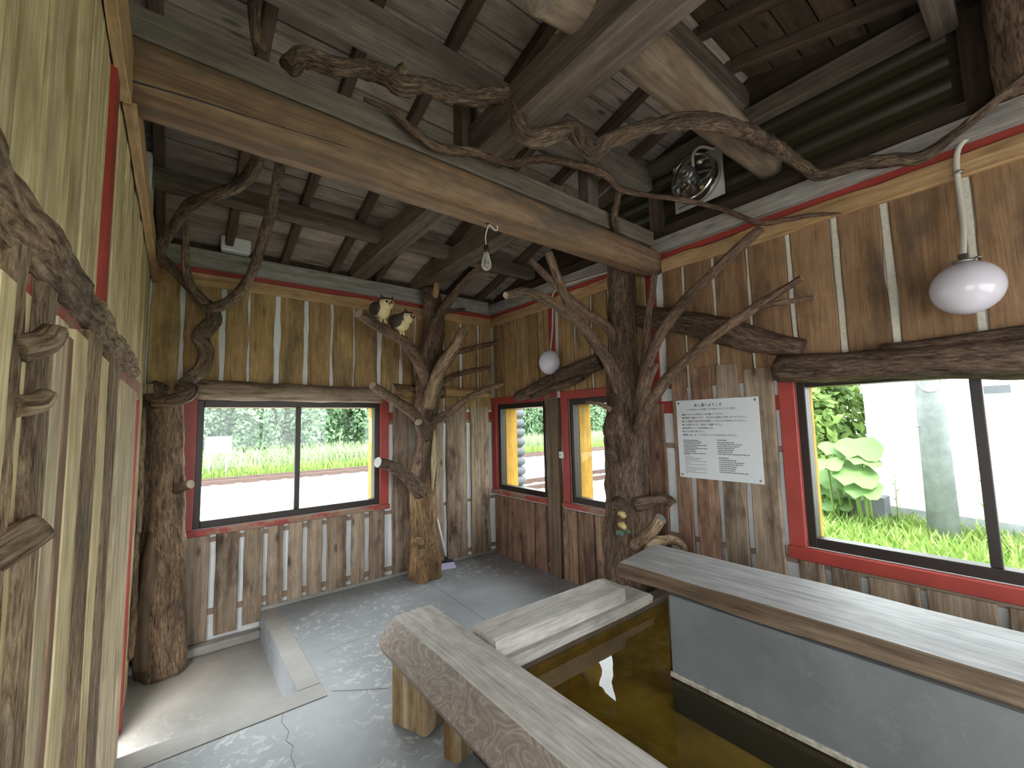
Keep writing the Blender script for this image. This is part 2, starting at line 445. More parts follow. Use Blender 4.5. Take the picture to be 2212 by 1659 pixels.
def obox(c, ax, ay, az, hx, hy, hz, ch=0.004):
    """chamfered box: centre, three unit axes, half sizes"""
    c, ax, ay, az = Vector(c), Vector(ax), Vector(ay), Vector(az)
    ch = min(ch, hx * 0.45, hy * 0.45, hz * 0.45)
    V, idx = [], {}
    for sx in (-1, 1):
        for sy in (-1, 1):
            for sz in (-1, 1):
                for k in range(3):
                    h = [hx - ch, hy - ch, hz - ch]
                    h[k] += ch
                    idx[(sx, sy, sz, k)] = len(V)
                    V.append(tuple(c + ax * (sx * h[0]) + ay * (sy * h[1]) + az * (sz * h[2])))
    Fc = []
    for k in range(3):
        a, b = [(1, 2), (2, 0), (0, 1)][k]
        for s in (-1, 1):
            f = []
            for (p, q) in ((-1, -1), (1, -1), (1, 1), (-1, 1)):
                t = [0, 0, 0]; t[k] = s; t[a] = p; t[b] = q
                f.append(idx[(*t, k)])
            Fc.append(f if s > 0 else f[::-1])
    for k in range(3):                       # edges along axis k
        a, b = [(1, 2), (2, 0), (0, 1)][k]
        for p in (-1, 1):
            for q in (-1, 1):
                t0 = [0, 0, 0]; t0[k] = -1; t0[a] = p; t0[b] = q
                t1 = list(t0); t1[k] = 1
                f = [idx[(*t0, a)], idx[(*t1, a)], idx[(*t1, b)], idx[(*t0, b)]]
                Fc.append(f if p * q < 0 else f[::-1])
    for sx in (-1, 1):
        for sy in (-1, 1):
            for sz in (-1, 1):
                f = [idx[(sx, sy, sz, k)] for k in range(3)]
                Fc.append(f if sx * sy * sz > 0 else f[::-1])
    return V, Fc

def box(name, x0, x1, y0, y1, z0, z1, mat, parent=None, grain='z', ch=0.004):
    V, Fc = obox(((x0 + x1) / 2, (y0 + y1) / 2, (z0 + z1) / 2), (1, 0, 0), (0, 1, 0), (0, 0, 1),
                 abs(x1 - x0) / 2, abs(y1 - y0) / 2, abs(z1 - z0) / 2, ch)
    return add(name, V, Fc, mat, parent, grain=grain)

def beam(name, a, b, w, h, mat, parent=None, up=(0, 0, 1), ch=0.006):
    """squared timber between two end centres"""
    a, b = Vector(a), Vector(b)
    az = (b - a).normalized()
    ax = Vector(up).cross(az).normalized()
    ay = az.cross(ax)
    L = (b - a).length
    V, Fc = obox((a + b) / 2, ax, ay, az, w / 2, h / 2, L / 2, ch)
    off = np.array([random.uniform(-40, 40) for _ in range(3)])
    rest = [((Vector(v) - a).dot(ax), (Vector(v) - a).dot(ay), (Vector(v) - a).dot(az)) for v in V]
    return add(name, V, Fc, mat, parent, rest=np.array(rest) + off)

def smooth_path(pts, rad, step):
    """Catmull-Rom through points, radii interpolated"""
    pts = [Vector(p) for p in pts]
    if np.isscalar(rad): rad = [rad] * len(pts)
    if len(rad) == 2 and len(pts) > 2:
        rad = list(np.linspace(rad[0], rad[1], len(pts)))
    P2, R2 = [], []
    n = len(pts)
    for i in range(n - 1):
        p0 = pts[i - 1] if i else pts[0] * 2 - pts[1]
        p1, p2 = pts[i], pts[i + 1]
        p3 = pts[i + 2] if i + 2 < n else pts[-1] * 2 - pts[-2]
        k = max(1, int(round((p2 - p1).length / step)))
        for j in range(k):
            t = j / k
            P2.append(0.5 * ((2 * p1) + (p2 - p0) * t + (2 * p0 - 5 * p1 + 4 * p2 - p3) * t * t + (3 * p1 - p0 - 3 * p2 + p3) * t ** 3))
            R2.append(rad[i] * (1 - t) + rad[i + 1] * t)
    P2.append(pts[-1]); R2.append(rad[-1])
    return P2, R2

def tube(name, pts, rad, mat, parent=None, sides=10, step=0.05, lump=0.12, freq=9.0, capmat=None, squash=None, seed=None, flute=0.0, origin=None):
    Pn, Rn = smooth_path(pts, rad, step)
    n = len(Pn)
    seed = random.uniform(0, 100) if seed is None else seed
    T = []
    for i in range(n):
        a, b = Pn[max(0, i - 1)], Pn[min(n - 1, i + 1)]
        T.append((b - a).normalized())
    ref = Vector((0, 0, 1)) if abs(T[0].z) < 0.8 else Vector((0, 1, 0))
    Nn = (ref - T[0] * ref.dot(T[0])).normalized()
    V, rest, Fc, fm = [], [], [], []
    s = 0.0
    off = np.array([random.uniform(-40, 40) for _ in range(3)])
    ph = random.uniform(0, 6)
    for i in range(n):
        if i:
            s += (Pn[i] - Pn[i - 1]).length
            Nn = (Nn - T[i] * Nn.dot(T[i])).normalized()
        B = T[i].cross(Nn)
        for k in range(sides):
            th = 2 * math.pi * k / sides
            r0 = Rn[i]
            ux, uy = math.cos(th), math.sin(th)
            if squash: uy *= squash
            q = Vector((ux * 1.3 + seed, uy * 1.3, s * freq * 0.35))
            d = 1 + lump * (noise.noise(q * 1.0) * 1.3 + noise.noise(q * 2.7) * 0.7)
            if flute: d *= 1 + flute * math.cos(5 * th + ph + 2 * noise.noise(Vector((seed, 0, s * 2))))
            V.append(Pn[i] + (Nn * ux + B * uy) * (r0 * d))
            rest.append((ux * r0, uy * r0, s))
        if i:
            a, b = (i - 1) * sides, i * sides
            for k in range(sides):
                k2 = (k + 1) % sides
                Fc.append((a + k, a + k2, b + k2, b + k)); fm.append(0)
    mats = [mat, capmat or mat]
    Fc.append(tuple(range(sides))[::-1]); fm.append(1)
    Fc.append(tuple(range((n - 1) * sides, n * sides))); fm.append(1)
    o = add(name, [tuple(v) for v in V], Fc, mats, parent, rest=np.array(rest) + off, fmat=fm, origin=origin)
    o.data.polygons.foreach_set('use_smooth', [f == 0 for f in fm])
    return o

def lathe(name, prof, c, mat, parent=None, seg=24, axis=(0, 0, 1), smooth=True):
    az = Vector(axis).normalized()
    ref = Vector((1, 0, 0)) if abs(az.x) < 0.8 else Vector((0, 1, 0))
    ax = (ref - az * ref.dot(az)).normalized()
    ay = az.cross(ax)
    V, Fc = [], []
    c = Vector(c)
    for r, h in prof:
        for k in range(seg):
            t = 2 * math.pi * k / seg
            V.append(tuple(c + az * h + (ax * math.cos(t) + ay * math.sin(t)) * max(r, 1e-4)))
    for i in range(len(prof) - 1):
        for k in range(seg):
            k2 = (k + 1) % seg
            Fc.append((i * seg + k, i * seg + k2, (i + 1) * seg + k2, (i + 1) * seg + k))
    Fc.append(tuple(range(seg))[::-1])
    Fc.append(tuple(range((len(prof) - 1) * seg, len(prof) * seg)))
    return add(name, V, Fc, mat, parent, smooth=smooth)

def sphere(name, c, r, mat, parent=None, seg=32, rings=18, sz=1.0):
    prof = [(r * math.sin(math.pi * i / rings), -r * sz * math.cos(math.pi * i / rings)) for i in range(rings + 1)]
    return lathe(name, prof, c, mat, parent, seg)

def ribbon_tube(name, pts, r, mat, parent=None, sides=8, step=0.02):
    return tube(name, pts, r, mat, parent, sides=sides, step=step, lump=0.0)

# wall frames: (along the wall u, height z, distance d into the room) -> place
def WB(u, z, d): return (u, YB - d, z)
def WR(u, z, d): return (XR - d, u, z)
def WL(u, z, d): return (XL + d, u, z)
def WN(u, z, d): return (u, YN + d, z)

def wbox(name, W, u0, u1, z0, z1, d0, d1, mat, parent=None, grain='z', ch=0.004):
    a, b = W(u0, z0, d0), W(u1, z1, d1)
    lo = [min(a[i], b[i]) for i in range(3)]; hi = [max(a[i], b[i]) for i in range(3)]
    if grain == 'u': grain = 'x' if W in (WB, WN) else 'y'
    return box(name, lo[0], hi[0], lo[1], hi[1], lo[2], hi[2], mat, parent, grain, ch)

def board(W, u0, u1, z0, z1, d0, d1, mat, parent, wav=0.008, n=8, name='board', horiz=False, u0t=None, u1t=None, topcut=0.0):
    """live-edge board: two long edges wander, front arris eased"""
    sd_ = random.uniform(0, 100)
    V, rest, Fc = [], [], []
    if horiz: a0, a1, b0, b1 = u0, u1, z0, z1
    else: a0, a1, b0, b1 = z0, z1, u0, u1
    off = np.array([random.uniform(-40, 40) for _ in range(3)])
    for i in range(n + 1):
        t = i / n
        along = a0 + (a1 - a0) * t
        e0 = b0 + ((u0t - u0) * t if u0t is not None else 0) + wav * (noise.noise(Vector((sd_, along * 3.1, 0))) + 0.5 * noise.noise(Vector((sd_, along * 9, 3))))
        e1 = b1 + ((u1t - u1) * t if u1t is not None else 0) + wav * (noise.noise(Vector((sd_, along * 3.1, 50))) + 0.5 * noise.noise(Vector((sd_, along * 9, 53))))
        e = min(0.006, (e1 - e0) * 0.2)
        dd = d1 + 0.003 * noise.noise(Vector((sd_, along * 2, 9)))
        for (x, d) in ((e0, d0), (e0, dd - 0.005), (e0 + e, dd), (e1 - e, dd), (e1, dd - 0.005), (e1, d0)):
            al = along
            if i == n and topcut: al += topcut * (x - b0) / max(1e-3, b1 - b0)
            V.append(W(al, x, d) if horiz else W(x, al, d))
            rest.append((x - b0, d, al))
    for i in range(n):
        for k in range(5):
            p, q = i * 6 + k, (i + 1) * 6 + k
            Fc.append((p, p + 1, q + 1, q))
    Fc.append((5, 4, 3, 2, 1, 0))
    Fc.append(tuple(n * 6 + k for k in range(6)))
    o = add(name, V, Fc, mat, parent, rest=np.array(rest) + off)
    return o

def wall(name, W, u0, u1, z0, z1, holes, mat, th=0.12):
    us = sorted({u0, u1, *[h[0] for h in holes], *[h[1] for h in holes]})
    zs = sorted({z0, z1, *[h[2] for h in holes], *[h[3] for h in holes]})
    us = [u for u in us if u0 <= u <= u1]; zs = [z for z in zs if z0 <= z <= z1]
    solid = {}
    for i in range(len(us) - 1):
        for j in range(len(zs) - 1):
            cu, cz = (us[i] + us[i + 1]) / 2, (zs[j] + zs[j + 1]) / 2
            solid[i, j] = not any(h[0] < cu < h[1] and h[2] < cz < h[3] for h in holes)
    V, vi, Fc = [], {}, []
    def v(i, j, s):
        if (i, j, s) not in vi:
            vi[i, j, s] = len(V); V.append(W(us[i], zs[j], 0.0 if s else -th))
        return vi[i, j, s]
    for (i, j), ok in solid.items():
        if not ok: continue
        Fc.append((v(i, j, 1), v(i + 1, j, 1), v(i + 1, j + 1, 1), v(i, j + 1, 1)))
        Fc.append((v(i, j, 0), v(i, j + 1, 0), v(i + 1, j + 1, 0), v(i + 1, j, 0)))
        for (di, dj, a, b) in ((-1, 0, (i, j), (i, j + 1)), (1, 0, (i + 1, j), (i + 1, j + 1)), (0, -1, (i, j), (i + 1, j)), (0, 1, (i, j + 1), (i + 1, j + 1))):
            if not solid.get((i + di, j + dj), False):
                Fc.append((v(*a, 1), v(*a, 0), v(*b, 0), v(*b, 1)))
    o = add(name, V, Fc, mat)
    tag(o, kind='structure')
    return o

# ================================================================== SETTING
WIN_B = (0.13, 1.70, 0.77, 1.84)
WIN_1 = (3.46, 4.35, 0.77, 1.82)
WIN_2 = (2.26, 3.10, 0.77, 1.82)
WIN_3 = (-0.62, 1.04, 0.77, 1.84)
DOOR_L = (3.0, 3.48, LOWZ, 1.75)
wb = wall('wall_back', WB, XL - 0.12, XR + 0.12, LOWZ - 0.1, 3.10, [WIN_B], M['plaster'])
wr = wall('wall_right', WR, YN, YB, -0.3, 3.10, [WIN_1, WIN_2, WIN_3], M['plaster'])
wl = wall('wall_left', WL, YN, YB, LOWZ - 0.1, 3.10, [DOOR_L, (-1.5, 0.15, 0.85, 1.95)], M['plaster'])
wnr = wall('wall_near', WN, XL - 0.12, XR + 0.12, -0.3, 3.10, [(0.05, 2.95, 0.75, 2.02)], M['plaster'])
for w, t in ((wb, 'white plastered back wall under natural edge boards'), (wr, 'white plastered right wall under boards with three windows'),
             (wl, 'white plastered left wall under pale boards'), (wnr, 'white plastered wall behind the viewer with a wide opening')):
    w['label'] = t

# ---- floor: raised slab with a sunk entrance corner and the bath pit
STX, STY = 0.635, 2.97
PX0, PX1, PY0, PY1 = 1.27, 2.88, -0.9, 1.79
def floor_mesh():
    us = sorted([XL - 0.1, STX, PX0, PX1, XR]); vs_ = sorted([YN, PY0, PY1, STY, YB])
    V, Fc, ids = [], [], {}
    def v(x, y, z):
        k = (round(x, 4), round(y, 4), round(z, 4))
        if k not in ids: ids[k] = len(V); V.append(k)
        return ids[k]
    for i in range(len(us) - 1):
        for j in range(len(vs_) - 1):
            x0, x1, y0, y1 = us[i], us[i + 1], vs_[j], vs_[j + 1]
            if x1 <= STX + 1e-6 and y0 >= STY - 1e-6: continue
            Fc.append((v(x0, y0, 0), v(x1, y0, 0), v(x1, y1, 0), v(x0, y1, 0)))
    Fc.append((v(STX, STY, 0), v(STX, YB, 0), v(STX - 0.012, YB, LOWZ), v(STX - 0.012, STY, LOWZ)))
    Fc.append((v(XL - 0.1, STY, 0), v(STX, STY, 0), v(STX - 0.012, STY, LOWZ), v(XL - 0.1, STY, LOWZ)))
    return V, Fc
V, Fc = floor_mesh()
floor = tag(add('floor', V, Fc, M['floor']), 'grey worn concrete floor', kind='structure')
low = box('entrance_slab', XL - 0.1, STX + 0.05, STY - 0.05, YB, LOWZ - 0.06, LOWZ, M['floorlow'], floor, ch=0.001)
# raised nosing of the step and trowelled joints: shallow strips standing 2 mm proud
box('step_edge', STX, STX + 0.13, STY + 0.005, YB - 0.01, 0.0005, 0.004, M['floorlow'], floor, ch=0.001)
box('step_edge', XL + 0.02, STX + 0.13, STY - 0.155, STY, 0.0005, 0.004, M['floorlow'], floor, ch=0.001)
box('wall_curb', STX, XR, YB - 0.045, YB - 0.002, 0, 0.035, M['floorlow'], floor, ch=0.01)
box('wall_curb', XL, STX, YB - 0.12, YB - 0.002, LOWZ, -0.13, M['floorlow'], floor, ch=0.02)

def score(pts, w=0.004):
    V, Fc = [], []
    for i, p in enumerate(pts):
        d = (pts[min(i + 1, len(pts) - 1)] - pts[max(i - 1, 0)]).normalized()
        n_ = Vector((-d.y, d.x, 0)) * w / 2
        V += [tuple(p - n_ + Vector((0, 0, 0.0008))), tuple(p + n_ + Vector((0, 0, 0.0008)))]
    Fc = [(2 * i, 2 * i + 1, 2 * i + 3, 2 * i + 2) for i in range(len(pts) - 1)]
    return add('floor_joint', V, Fc, M['tile'], floor)
for pts in ([(924, 1258), (960, 1280), (1010, 1314), (1050, 1341)], [(716, 1493), (770, 1491), (840, 1487)], [(703, 1410), (740, 1392), (800, 1372), (850, 1355)]):
    score([P(a, b, Z=0.0) for a, b in pts])
crack = [(612, 1532), (608, 1560), (624, 1580), (618, 1600), (634, 1612), (628, 1632), (640, 1665)]
score([P(a, b, Z=0.0) for a, b in crack], 0.003).name = 'crack'
# ---- bath pit (part of the floor)
ZP, ZW = 0.17, 0.333
pit = []
Vp = [(PX0, PY0, ZP), (PX1, PY0, ZP), (PX1, PY1, ZP), (PX0, PY1, ZP), (PX0, PY0, 0), (PX1, PY0, 0), (PX1, PY1, 0), (PX0, PY1, 0)]
Vp = [(x, y, z if z > 0 else 0.326) for x, y, z in Vp]
add('pool_lining', Vp, [(0, 1, 2, 3), (4, 5, 1, 0), (5, 6, 2, 1), (6, 7, 3, 2), (7, 4, 0, 3)], [M['poolfloor'], M['poolbrown']], floor, fmat=[0, 1, 1, 1, 1])
box('bath_rim', PX0 - 0.08, PX0 - 0.001, PY0 - 0.08, PY1 + 0.1, 0.0, 0.372, M['poolside'], floor)
box('bath_rim', PX1 + 0.001, PX1 + 0.08, PY0 - 0.08, PY1 + 0.1, 0.0, 0.372, M['poolside'], floor)
box('bath_rim', PX0 - 0.001, PX1 + 0.001, PY1 + 0.001, PY1 + 0.1, 0.0, 0.372, M['poolside'], floor)
box('bath_rim', PX0 - 0.001, PX1 + 0.001, PY0 - 0.08, PY0 - 0.001, 0.0, 0.372, M['poolside'], floor)
nx, ny = 48, 84
Vw = [(PX0 + 0.002 + (PX1 - PX0 - 0.004) * i / nx, PY0 + 0.002 + (PY1 - PY0 - 0.004) * j / ny,
       ZW + 0.0009 * noise.noise(Vector((i * 0.33, j * 0.33, 0))) + 0.0003 * noise.noise(Vector((i * 0.8, j * 0.8, 5)))) for j in range(ny + 1) for i in range(nx + 1)]
Fw = [(j * (nx + 1) + i, j * (nx + 1) + i + 1, (j + 1) * (nx + 1) + i + 1, (j + 1) * (nx + 1) + i) for j in range(ny) for i in range(nx)]
tag(add('bath_water', Vw, Fw, M['water'], smooth=True), 'brown hot spring water filling the foot bath', 'water', kind='stuff')

# ---- horizontal laths behind the lower boards
for W, a, b, wl_ in ((WB, XL, XR, wb), (WR, YN, YB, wr)):
    for z in ((0.07, 0.115), (0.655, 0.69)):
        wbox('lath', W, a, b, *z, 0.0, 0.016, M['lath'], wl_, 'u', 0.002)
wbox('lath', WB, 1.80, XR, 1.60, 1.64, 0.0, 0.016, M['lath'], wb, 'u', 0.002)
wbox('lath', WR, 1.10, 2.20, 1.36, 1.40, 0.0, 0.016, M['lath'], wr, 'u', 0.002)
# ---- back wall boards: upper row
gx = [-0.205, 0.004, 0.286, 0.483, 0.71, 0.958, 1.199, 1.42, 1.686, 1.934, 2.10, 2.265, 2.472, 2.711, 2.964, 3.165]
gw = [0.0, 0.03, 0.045, 0.018, 0.055, 0.045, 0.026, 0.024, 0.055, 0.034, 0.03, 0.045, 0.03, 0.042, 0.022, 0.0]
for i in range(len(gx) - 1):
    board(WB, gx[i] + gw[i] / 2, gx[i + 1] - gw[i + 1] / 2, 1.86 if gx[i] < 1.75 else 1.76, 2.90, 0.0, 0.022, M['ply_warm'], wb, wav=0.015, n=12)
board(WB, XL, XR, 2.825, 2.93, 0.02, 0.042, M['trimlog'], wb, wav=0.014, n=30, name='live_edge_strip', horiz=True)
# lower row under window 1 (down to the sunk entrance, then the step)
def XB(px, py=1200): return P(px, py, Y=YB - 0.02).x
for a, b, z0 in ((386, 452, -0.12), (466, 515, -0.10), (527, 568, -0.08), (577, 611, 0.035), (622, 653, 0.035), (663, 695, 0.035), (705, 747, 0.035), (758, 787, 0.035), (797, 830, 0.035)):
    board(WB, XB(a), XB(b), z0, 0.715, 0.014, 0.034, M['weather'], wb, wav=0.007)
# full height boards right of window 1
def XB2(px): return P(px, 1000, Y=YB - 0.02).x
for a, b in ((848, 892), (901, 957), (964, 1008), (1017, 1056)):
    board(WB, XB2(a), XB2(b), 0.035, 1.80, 0.014, 0.036, M['weather'], wb, wav=0.012, n=14)

# ---- right wall boards: upper row, far stretch then near stretch
far = [4.44, 4.30, 4.14, 3.99, 3.845, 3.70]
def YR(px, py): return P(px, py, X=XR - 0.02).y
edges = [YR(x, 720) for x in (1064, 1087, 1112, 1136, 1163, 1187)]
for i in range(5):
    board(WR, edges[i + 1] + 0.012, edges[i] - 0.012, 1.84, 2.90, 0.0, 0.022, M['ply_warm'], wr, wav=0.007)
e2 = [YR(x, 700) for x in (1203, 1239, 1275, 1314, 1352, 1395)]
for i in range(5):
    board(WR, e2[i + 1] + 0.014, e2[i] - 0.014, 1.84, 2.90, 0.0, 0.022, M['ply_warm'], wr, wav=0.008)
near = [1432, 1475, 1541, 1617, 1708, 1812, 1926, 2110]
ne = [YR(x, 620) for x in near] + [-0.10, -0.42, -0.75, -1.1, -1.45, -1.8, YN + 0.02]
ng = [0.0, 0.026, 0.03, 0.024, 0.034, 0.042, 0.045, 0.04] + [0.04] * 7
for i in range(len(ne) - 1):
    board(WR, ne[i + 1] + ng[i + 1] / 2, ne[i] - ng[i] / 2, 1.84, 2.90, 0.0, 0.022, M['ply_orange'], wr, wav=0.009, n=12)
for i in range(1, 8):                     # sealant squeezed into the joints
    board(WR, ne[i] - ng[i] / 2 + 0.003, ne[i] + ng[i] / 2 - 0.003, 1.85, 2.88, 0.0, 0.016, M['caulk'], wr, wav=0.004, n=12, name='sealant_bead')
board(WR, 2.20, YB, 2.825, 2.93, 0.02, 0.042, M['trimlog'], wr, wav=0.012, n=26, name='live_edge_strip', horiz=True)
board(WR, YN, 1.93, 2.81, 2.925, 0.02, 0.05, M['trimlog'], wr, wav=0.02, n=34, name='live_edge_strip', horiz=True)
# lower right boards
le = [YR(x, 1150) for x in (1071, 1098, 1128, 1157, 1184)]
for i in range(4):
    board(WR, le[i + 1] + 0.008, le[i] - 0.008, 0.002, 0.70, 0.014, 0.034, M['reddish'], wr, wav=0.007)
le = [YR(x, 1150) for x in (1216, 1250, 1286, 1318, 1352, 1386)]
for i in range(5):
    board(WR, le[i + 1] + 0.008, le[i] - 0.008, 0.002, 0.70, 0.014, 0.034, M['reddish'], wr, wav=0.007)
for a, b, zt, mt in ((1398, 1434, 1.72, 'reddish'), (1455, 1485, 2.02, 'reddish'), (1496, 1541, 1.98, 'reddish'), (1552, 1600, 1.985, 'weather'), (1612, 1674, 1.93, 'weather')):
    board(WR, YR(b, 880), YR(a, 880), 0.02, zt, 0.014, 0.038, M[mt], wr, wav=0.008, n=14)
for a, b in ((1733, 1786), (1800, 1860), (1878, 1986), (2002, 2146), (2172, 2330)):
    board(WR, P(b, 1270, X=XR - 0.02).y, P(a, 1270, X=XR - 0.02).y, 0.02, random.uniform(0.66, 0.69), 0.014, 0.034, M['weather'], wr, wav=0.008)
# ---- left wall: pale upright boards above, bark-edged slabs below
ys = np.linspace(0.35, 4.40, 34)
for i in range(33):
    if 1.74 < ys[i] < 1.86: continue
    board(WL, ys[i] + 0.002, ys[i + 1] - 0.002, 1.80 if ys[i] < 3.65 else LOWZ, 2.86, 0.0, random.uniform(0.010, 0.022), M['pale'], wl, wav=0.004)
board(WL, 2.02, 4.44, 2.80, 2.935, 0.024, 0.062, M['trimlog'], wl, wav=0.016, n=26, name='live_edge_strip', horiz=True)
board(WL, 0.4, 1.955, 2.76, 2.95, 0.024, 0.055, M['trimlog'], wl, wav=0.02, n=18, name='live_edge_strip', horiz=True)

def YL(px, py=1200): return P(px, py, X=XL + 0.045).y
slabs = [(-30, 44, 'pale', 0.036), (55, 84, 'barkpale', 0.046), (84.5, 113, 'slab', 0.0465), (113.5, 127, 'reddish', 0.046), (127.5, 158, 'pale', 0.0475),
         (158.5, 191, 'barkpale', 0.048), (191.5, 208, 'pale', 0.048), (208.5, 231, 'barkpale', 0.0485), (239, 275, 'slab', 0.049)]
for a, b, mt, d in slabs:
    y0, y1 = max(0.4, YL(a)), min(3.08, YL(b))
    rough = mt == 'barkpale'
    board(WL, y0, y1, LOWZ if y1 > 2.97 else 0.005, 1.82 + (0.03 if rough else random.uniform(-0.03, 0.0)), 0.004, d, M[mt], wl,
          wav=0.012 if rough else 0.005, n=26, name='bark_slab' if rough else 'board')

# ---- trims: red strip, silver grey plate, red posts
def trimset(n, W, u0, u1, z_red=2.93, z_g0=2.975, z_g1=3.10):
    o = wbox('trim_%d' % n, W, u0, u1, z_red, z_g0, 0.004, 0.030, M['red'], None, 'u', 0.003)
    tag(o, 'red painted strip under the grey plate', kind='structure')
    return o
t1 = trimset(1, WB, XL, XR - 0.03)
t2 = trimset(2, WR, YN, YB - 0.002)
tp1 = tag(wbox('trim_3', WB, XL, XR - 0.09, 2.975, 3.13, -0.06, 0.085, M['plate'], None, 'u', 0.006), 'silver grey wall plate on the back wall', kind='structure')
tp2 = tag(wbox('trim_4', WR, YN, YB - 0.002, 2.975, 3.095, -0.06, 0.085, M['plate'], None, 'u', 0.006), 'silver grey wall plate on the right wall', kind='structure')
tag(wbox('trim_5', WL, 0.4, YB - 0.09, 2.96, 3.10, -0.06, 0.03, M['plate'], None, 'u', 0.006), 'silver grey wall plate on the left wall', kind='structure')
tag(wbox('trim_6', WL, 1.755, 1.845, 1.95, 2.785, 0.003, 0.034, M['red'], None, 'z', 0.004), 'red painted post strip under the beam on the left wall', kind='structure')
tag(wbox('trim_7', WR, P(1200, 720, X=XR).y, P(1186, 720, X=XR).y, 1.85, 2.90, 0.002, 0.02, M['red'], None, 'z', 0.004), 'red painted post strip behind the small globe lamp', kind='structure')
tag(wbox('trim_8', WR, 2.02, 2.12, 0.3, 2.90, 0.0, 0.012, M['red'], None, 'z', 0.004), 'red painted post strip behind the right trunk', kind='structure')
tag(wbox('trim_9', WL, 3.585, 3.665, LOWZ, 1.84, 0.0, 0.03, M['red'], None, 'z', 0.004), 'red painted door jamb of the entrance', kind='structure')
tag(wbox('trim_10', WL, 1.0, 3.66, 1.79, 1.90, 0.002, 0.03, M['redworn'], None, 'u', 0.004), 'worn red lintel board under the bark log', kind='structure')
tag(wbox('trim_11', WR, 1.12, 2.2, 1.64, 1.74, 0.0, 0.013, M['red'], None, 'u', 0.003), 'red painted rail behind the board tops', kind='structure')
tag(wbox('trim_12', WB, 1.80, XR - 0.01, 1.64, 1.73, 0.0, 0.013, M['red'], None, 'u', 0.003), 'red painted rail behind the boards beside the corner', kind='structure')

# ---- windows
def window(n, W, hole, panes, label, worn=True, casing=(True, True), top=True, reveal=1, rev=0.18):
    u0, u1, z0, z1 = hole
    fr = empty('window_%d' % n, W((u0 + u1) / 2, z0, 0), kind='structure')
    fr['label'] = label
    fw = 0.05
    g0, g1 = u0 + fw, u1 - fw
    zb, zt = z0 + 0.06, z1 - 0.06
    wbox('frame_side', W, u0, g0, z0, z1, -0.09, -0.005, M['bronze'], fr)
    wbox('frame_side', W, g1, u1, z0, z1, -0.09, -0.005, M['bronze'], fr)
    wbox('frame_rail', W, g0, g1, z0, zb, -0.09, -0.005, M['bronze'], fr, 'u')
    wbox('frame_rail', W, g0, g1, zt, z1, -0.09, -0.005, M['bronze'], fr, 'u')
    b = [g0] + panes + [g1]
    for x in panes:
        wbox('meeting_stile', W, x - 0.022, x + 0.022, zb, zt, -0.065, -0.02, M['bronze'], fr)
    for i in range(len(b) - 1):
        p0 = b[i] + (0.022 if i else 0); p1 = b[i + 1] - (0.022 if i < len(b) - 2 else 0)
        wbox('pane', W, p0, p1, zb, zt, -0.048, -0.044, M['glass'], fr, ch=0.0005)
    if casing[0]: wbox('casing', W, u0 - 0.095, u0, z0 - 0.005, z1 + 0.06, -0.01, 0.028, M['red'], fr)
    if casing[1]: wbox('casing', W, u1, u1 + 0.095, z0 - 0.005, z1 + 0.06, -0.01, 0.028, M['red'], fr)
    if top: wbox('casing_head', W, u0 - (0.095 if casing[0] else 0), u1 + (0.095 if casing[1] else 0), z1, z1 + 0.085, -0.01, 0.032, M['red'], fr, 'u')
    wbox('sill', W, u0 - 0.11, u1 + 0.10, z0 - (0.052 if worn else 0.08), z0 - 0.003, -0.01, 0.048, M['redworn'] if worn else M['red'], fr, 'u')
    # yellow painted outer reveal
    for (a, c) in ((g0 - 0.05, g0), (g1, g1 + 0.05)):
        wbox('outer_jamb', W, a, c, zb - 0.05, zt + 0.05, -0.092 - rev, -0.092, M['yellow'], fr)
    wbox('outer_head', W, g0, g1, zt, zt + 0.05, -0.092 - rev, -0.092, M['yellow'], fr, 'u')
    return fr
window(1, WB, WIN_B, [P(642, 1000, Y=YB + 0.04).x], 'two pane sliding window with dark bronze frame and red casing, looking onto tracks', rev=0.10)
window(2, WR, WIN_1, [], 'small single window beside the back corner in red casing', casing=(False, True))
window(3, WR, WIN_2, [], 'small window partly hidden by the right trunk, red casing')
window(4, WR, WIN_3, [P(2128, 1000, X=XR + 0.04).y], 'wide window beside the notice with bright red casing and sill', worn=False, rev=0.05)
# window openings nobody sees in the picture, behind the viewer
nf = empty('window_5', (1.5, YN, 0.55), kind='structure'); nf['label'] = 'wide opening behind the viewer'
for a, c in ((0.05, 0.10), (1.47, 1.53), (2.90, 2.95)):
    wbox('frame_side', WN, a, c, 0.75, 2.02, -0.09, 0.0, M['bronze'], nf)
lf = empty('window_6', (XL, -0.7, 0.85), kind='structure'); lf['label'] = 'window in the left wall behind the viewer'
for a, c in ((-1.5, -1.45), (-0.7, -0.65), (0.10, 0.15)):
    wbox('frame_side', WL, a, c, 0.85, 1.95, -0.09, 0.0, M['bronze'], lf)

# ---- roof: sheathing courses, rafters, purlins
ceil_ = empty('ceiling', (1.48, RIDGE_Y, 4.10), kind='structure'); ceil_['label'] = 'open timber roof of boards, rafters and purlins'
EAVE = 0.30
def slope_board(y0, y1, x0, x1, mat, name, zoff0, thick):
    a, b = min(y0, y1), max(y0, y1)
    V = []
    for x in (x0, x1):
        for y in (a, b):
            V.append((x, y, roof_z(y, zoff0))); V.append((x, y, roof_z(y, zoff0 + thick)))
    Fc = [(0, 2, 3, 1), (4, 5, 7, 6), (0, 1, 5, 4), (2, 6, 7, 3), (0, 4, 6, 2), (1, 3, 7, 5)]
    return add(name, V, Fc, mat, ceil_, grain='x')
w_ = 0.172
y = RIDGE_Y + 0.004
while y < YB + EAVE:
    o = random.uniform(0, 0.006)
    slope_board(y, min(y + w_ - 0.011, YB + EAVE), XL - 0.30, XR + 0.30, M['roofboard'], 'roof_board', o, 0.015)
    y += w_
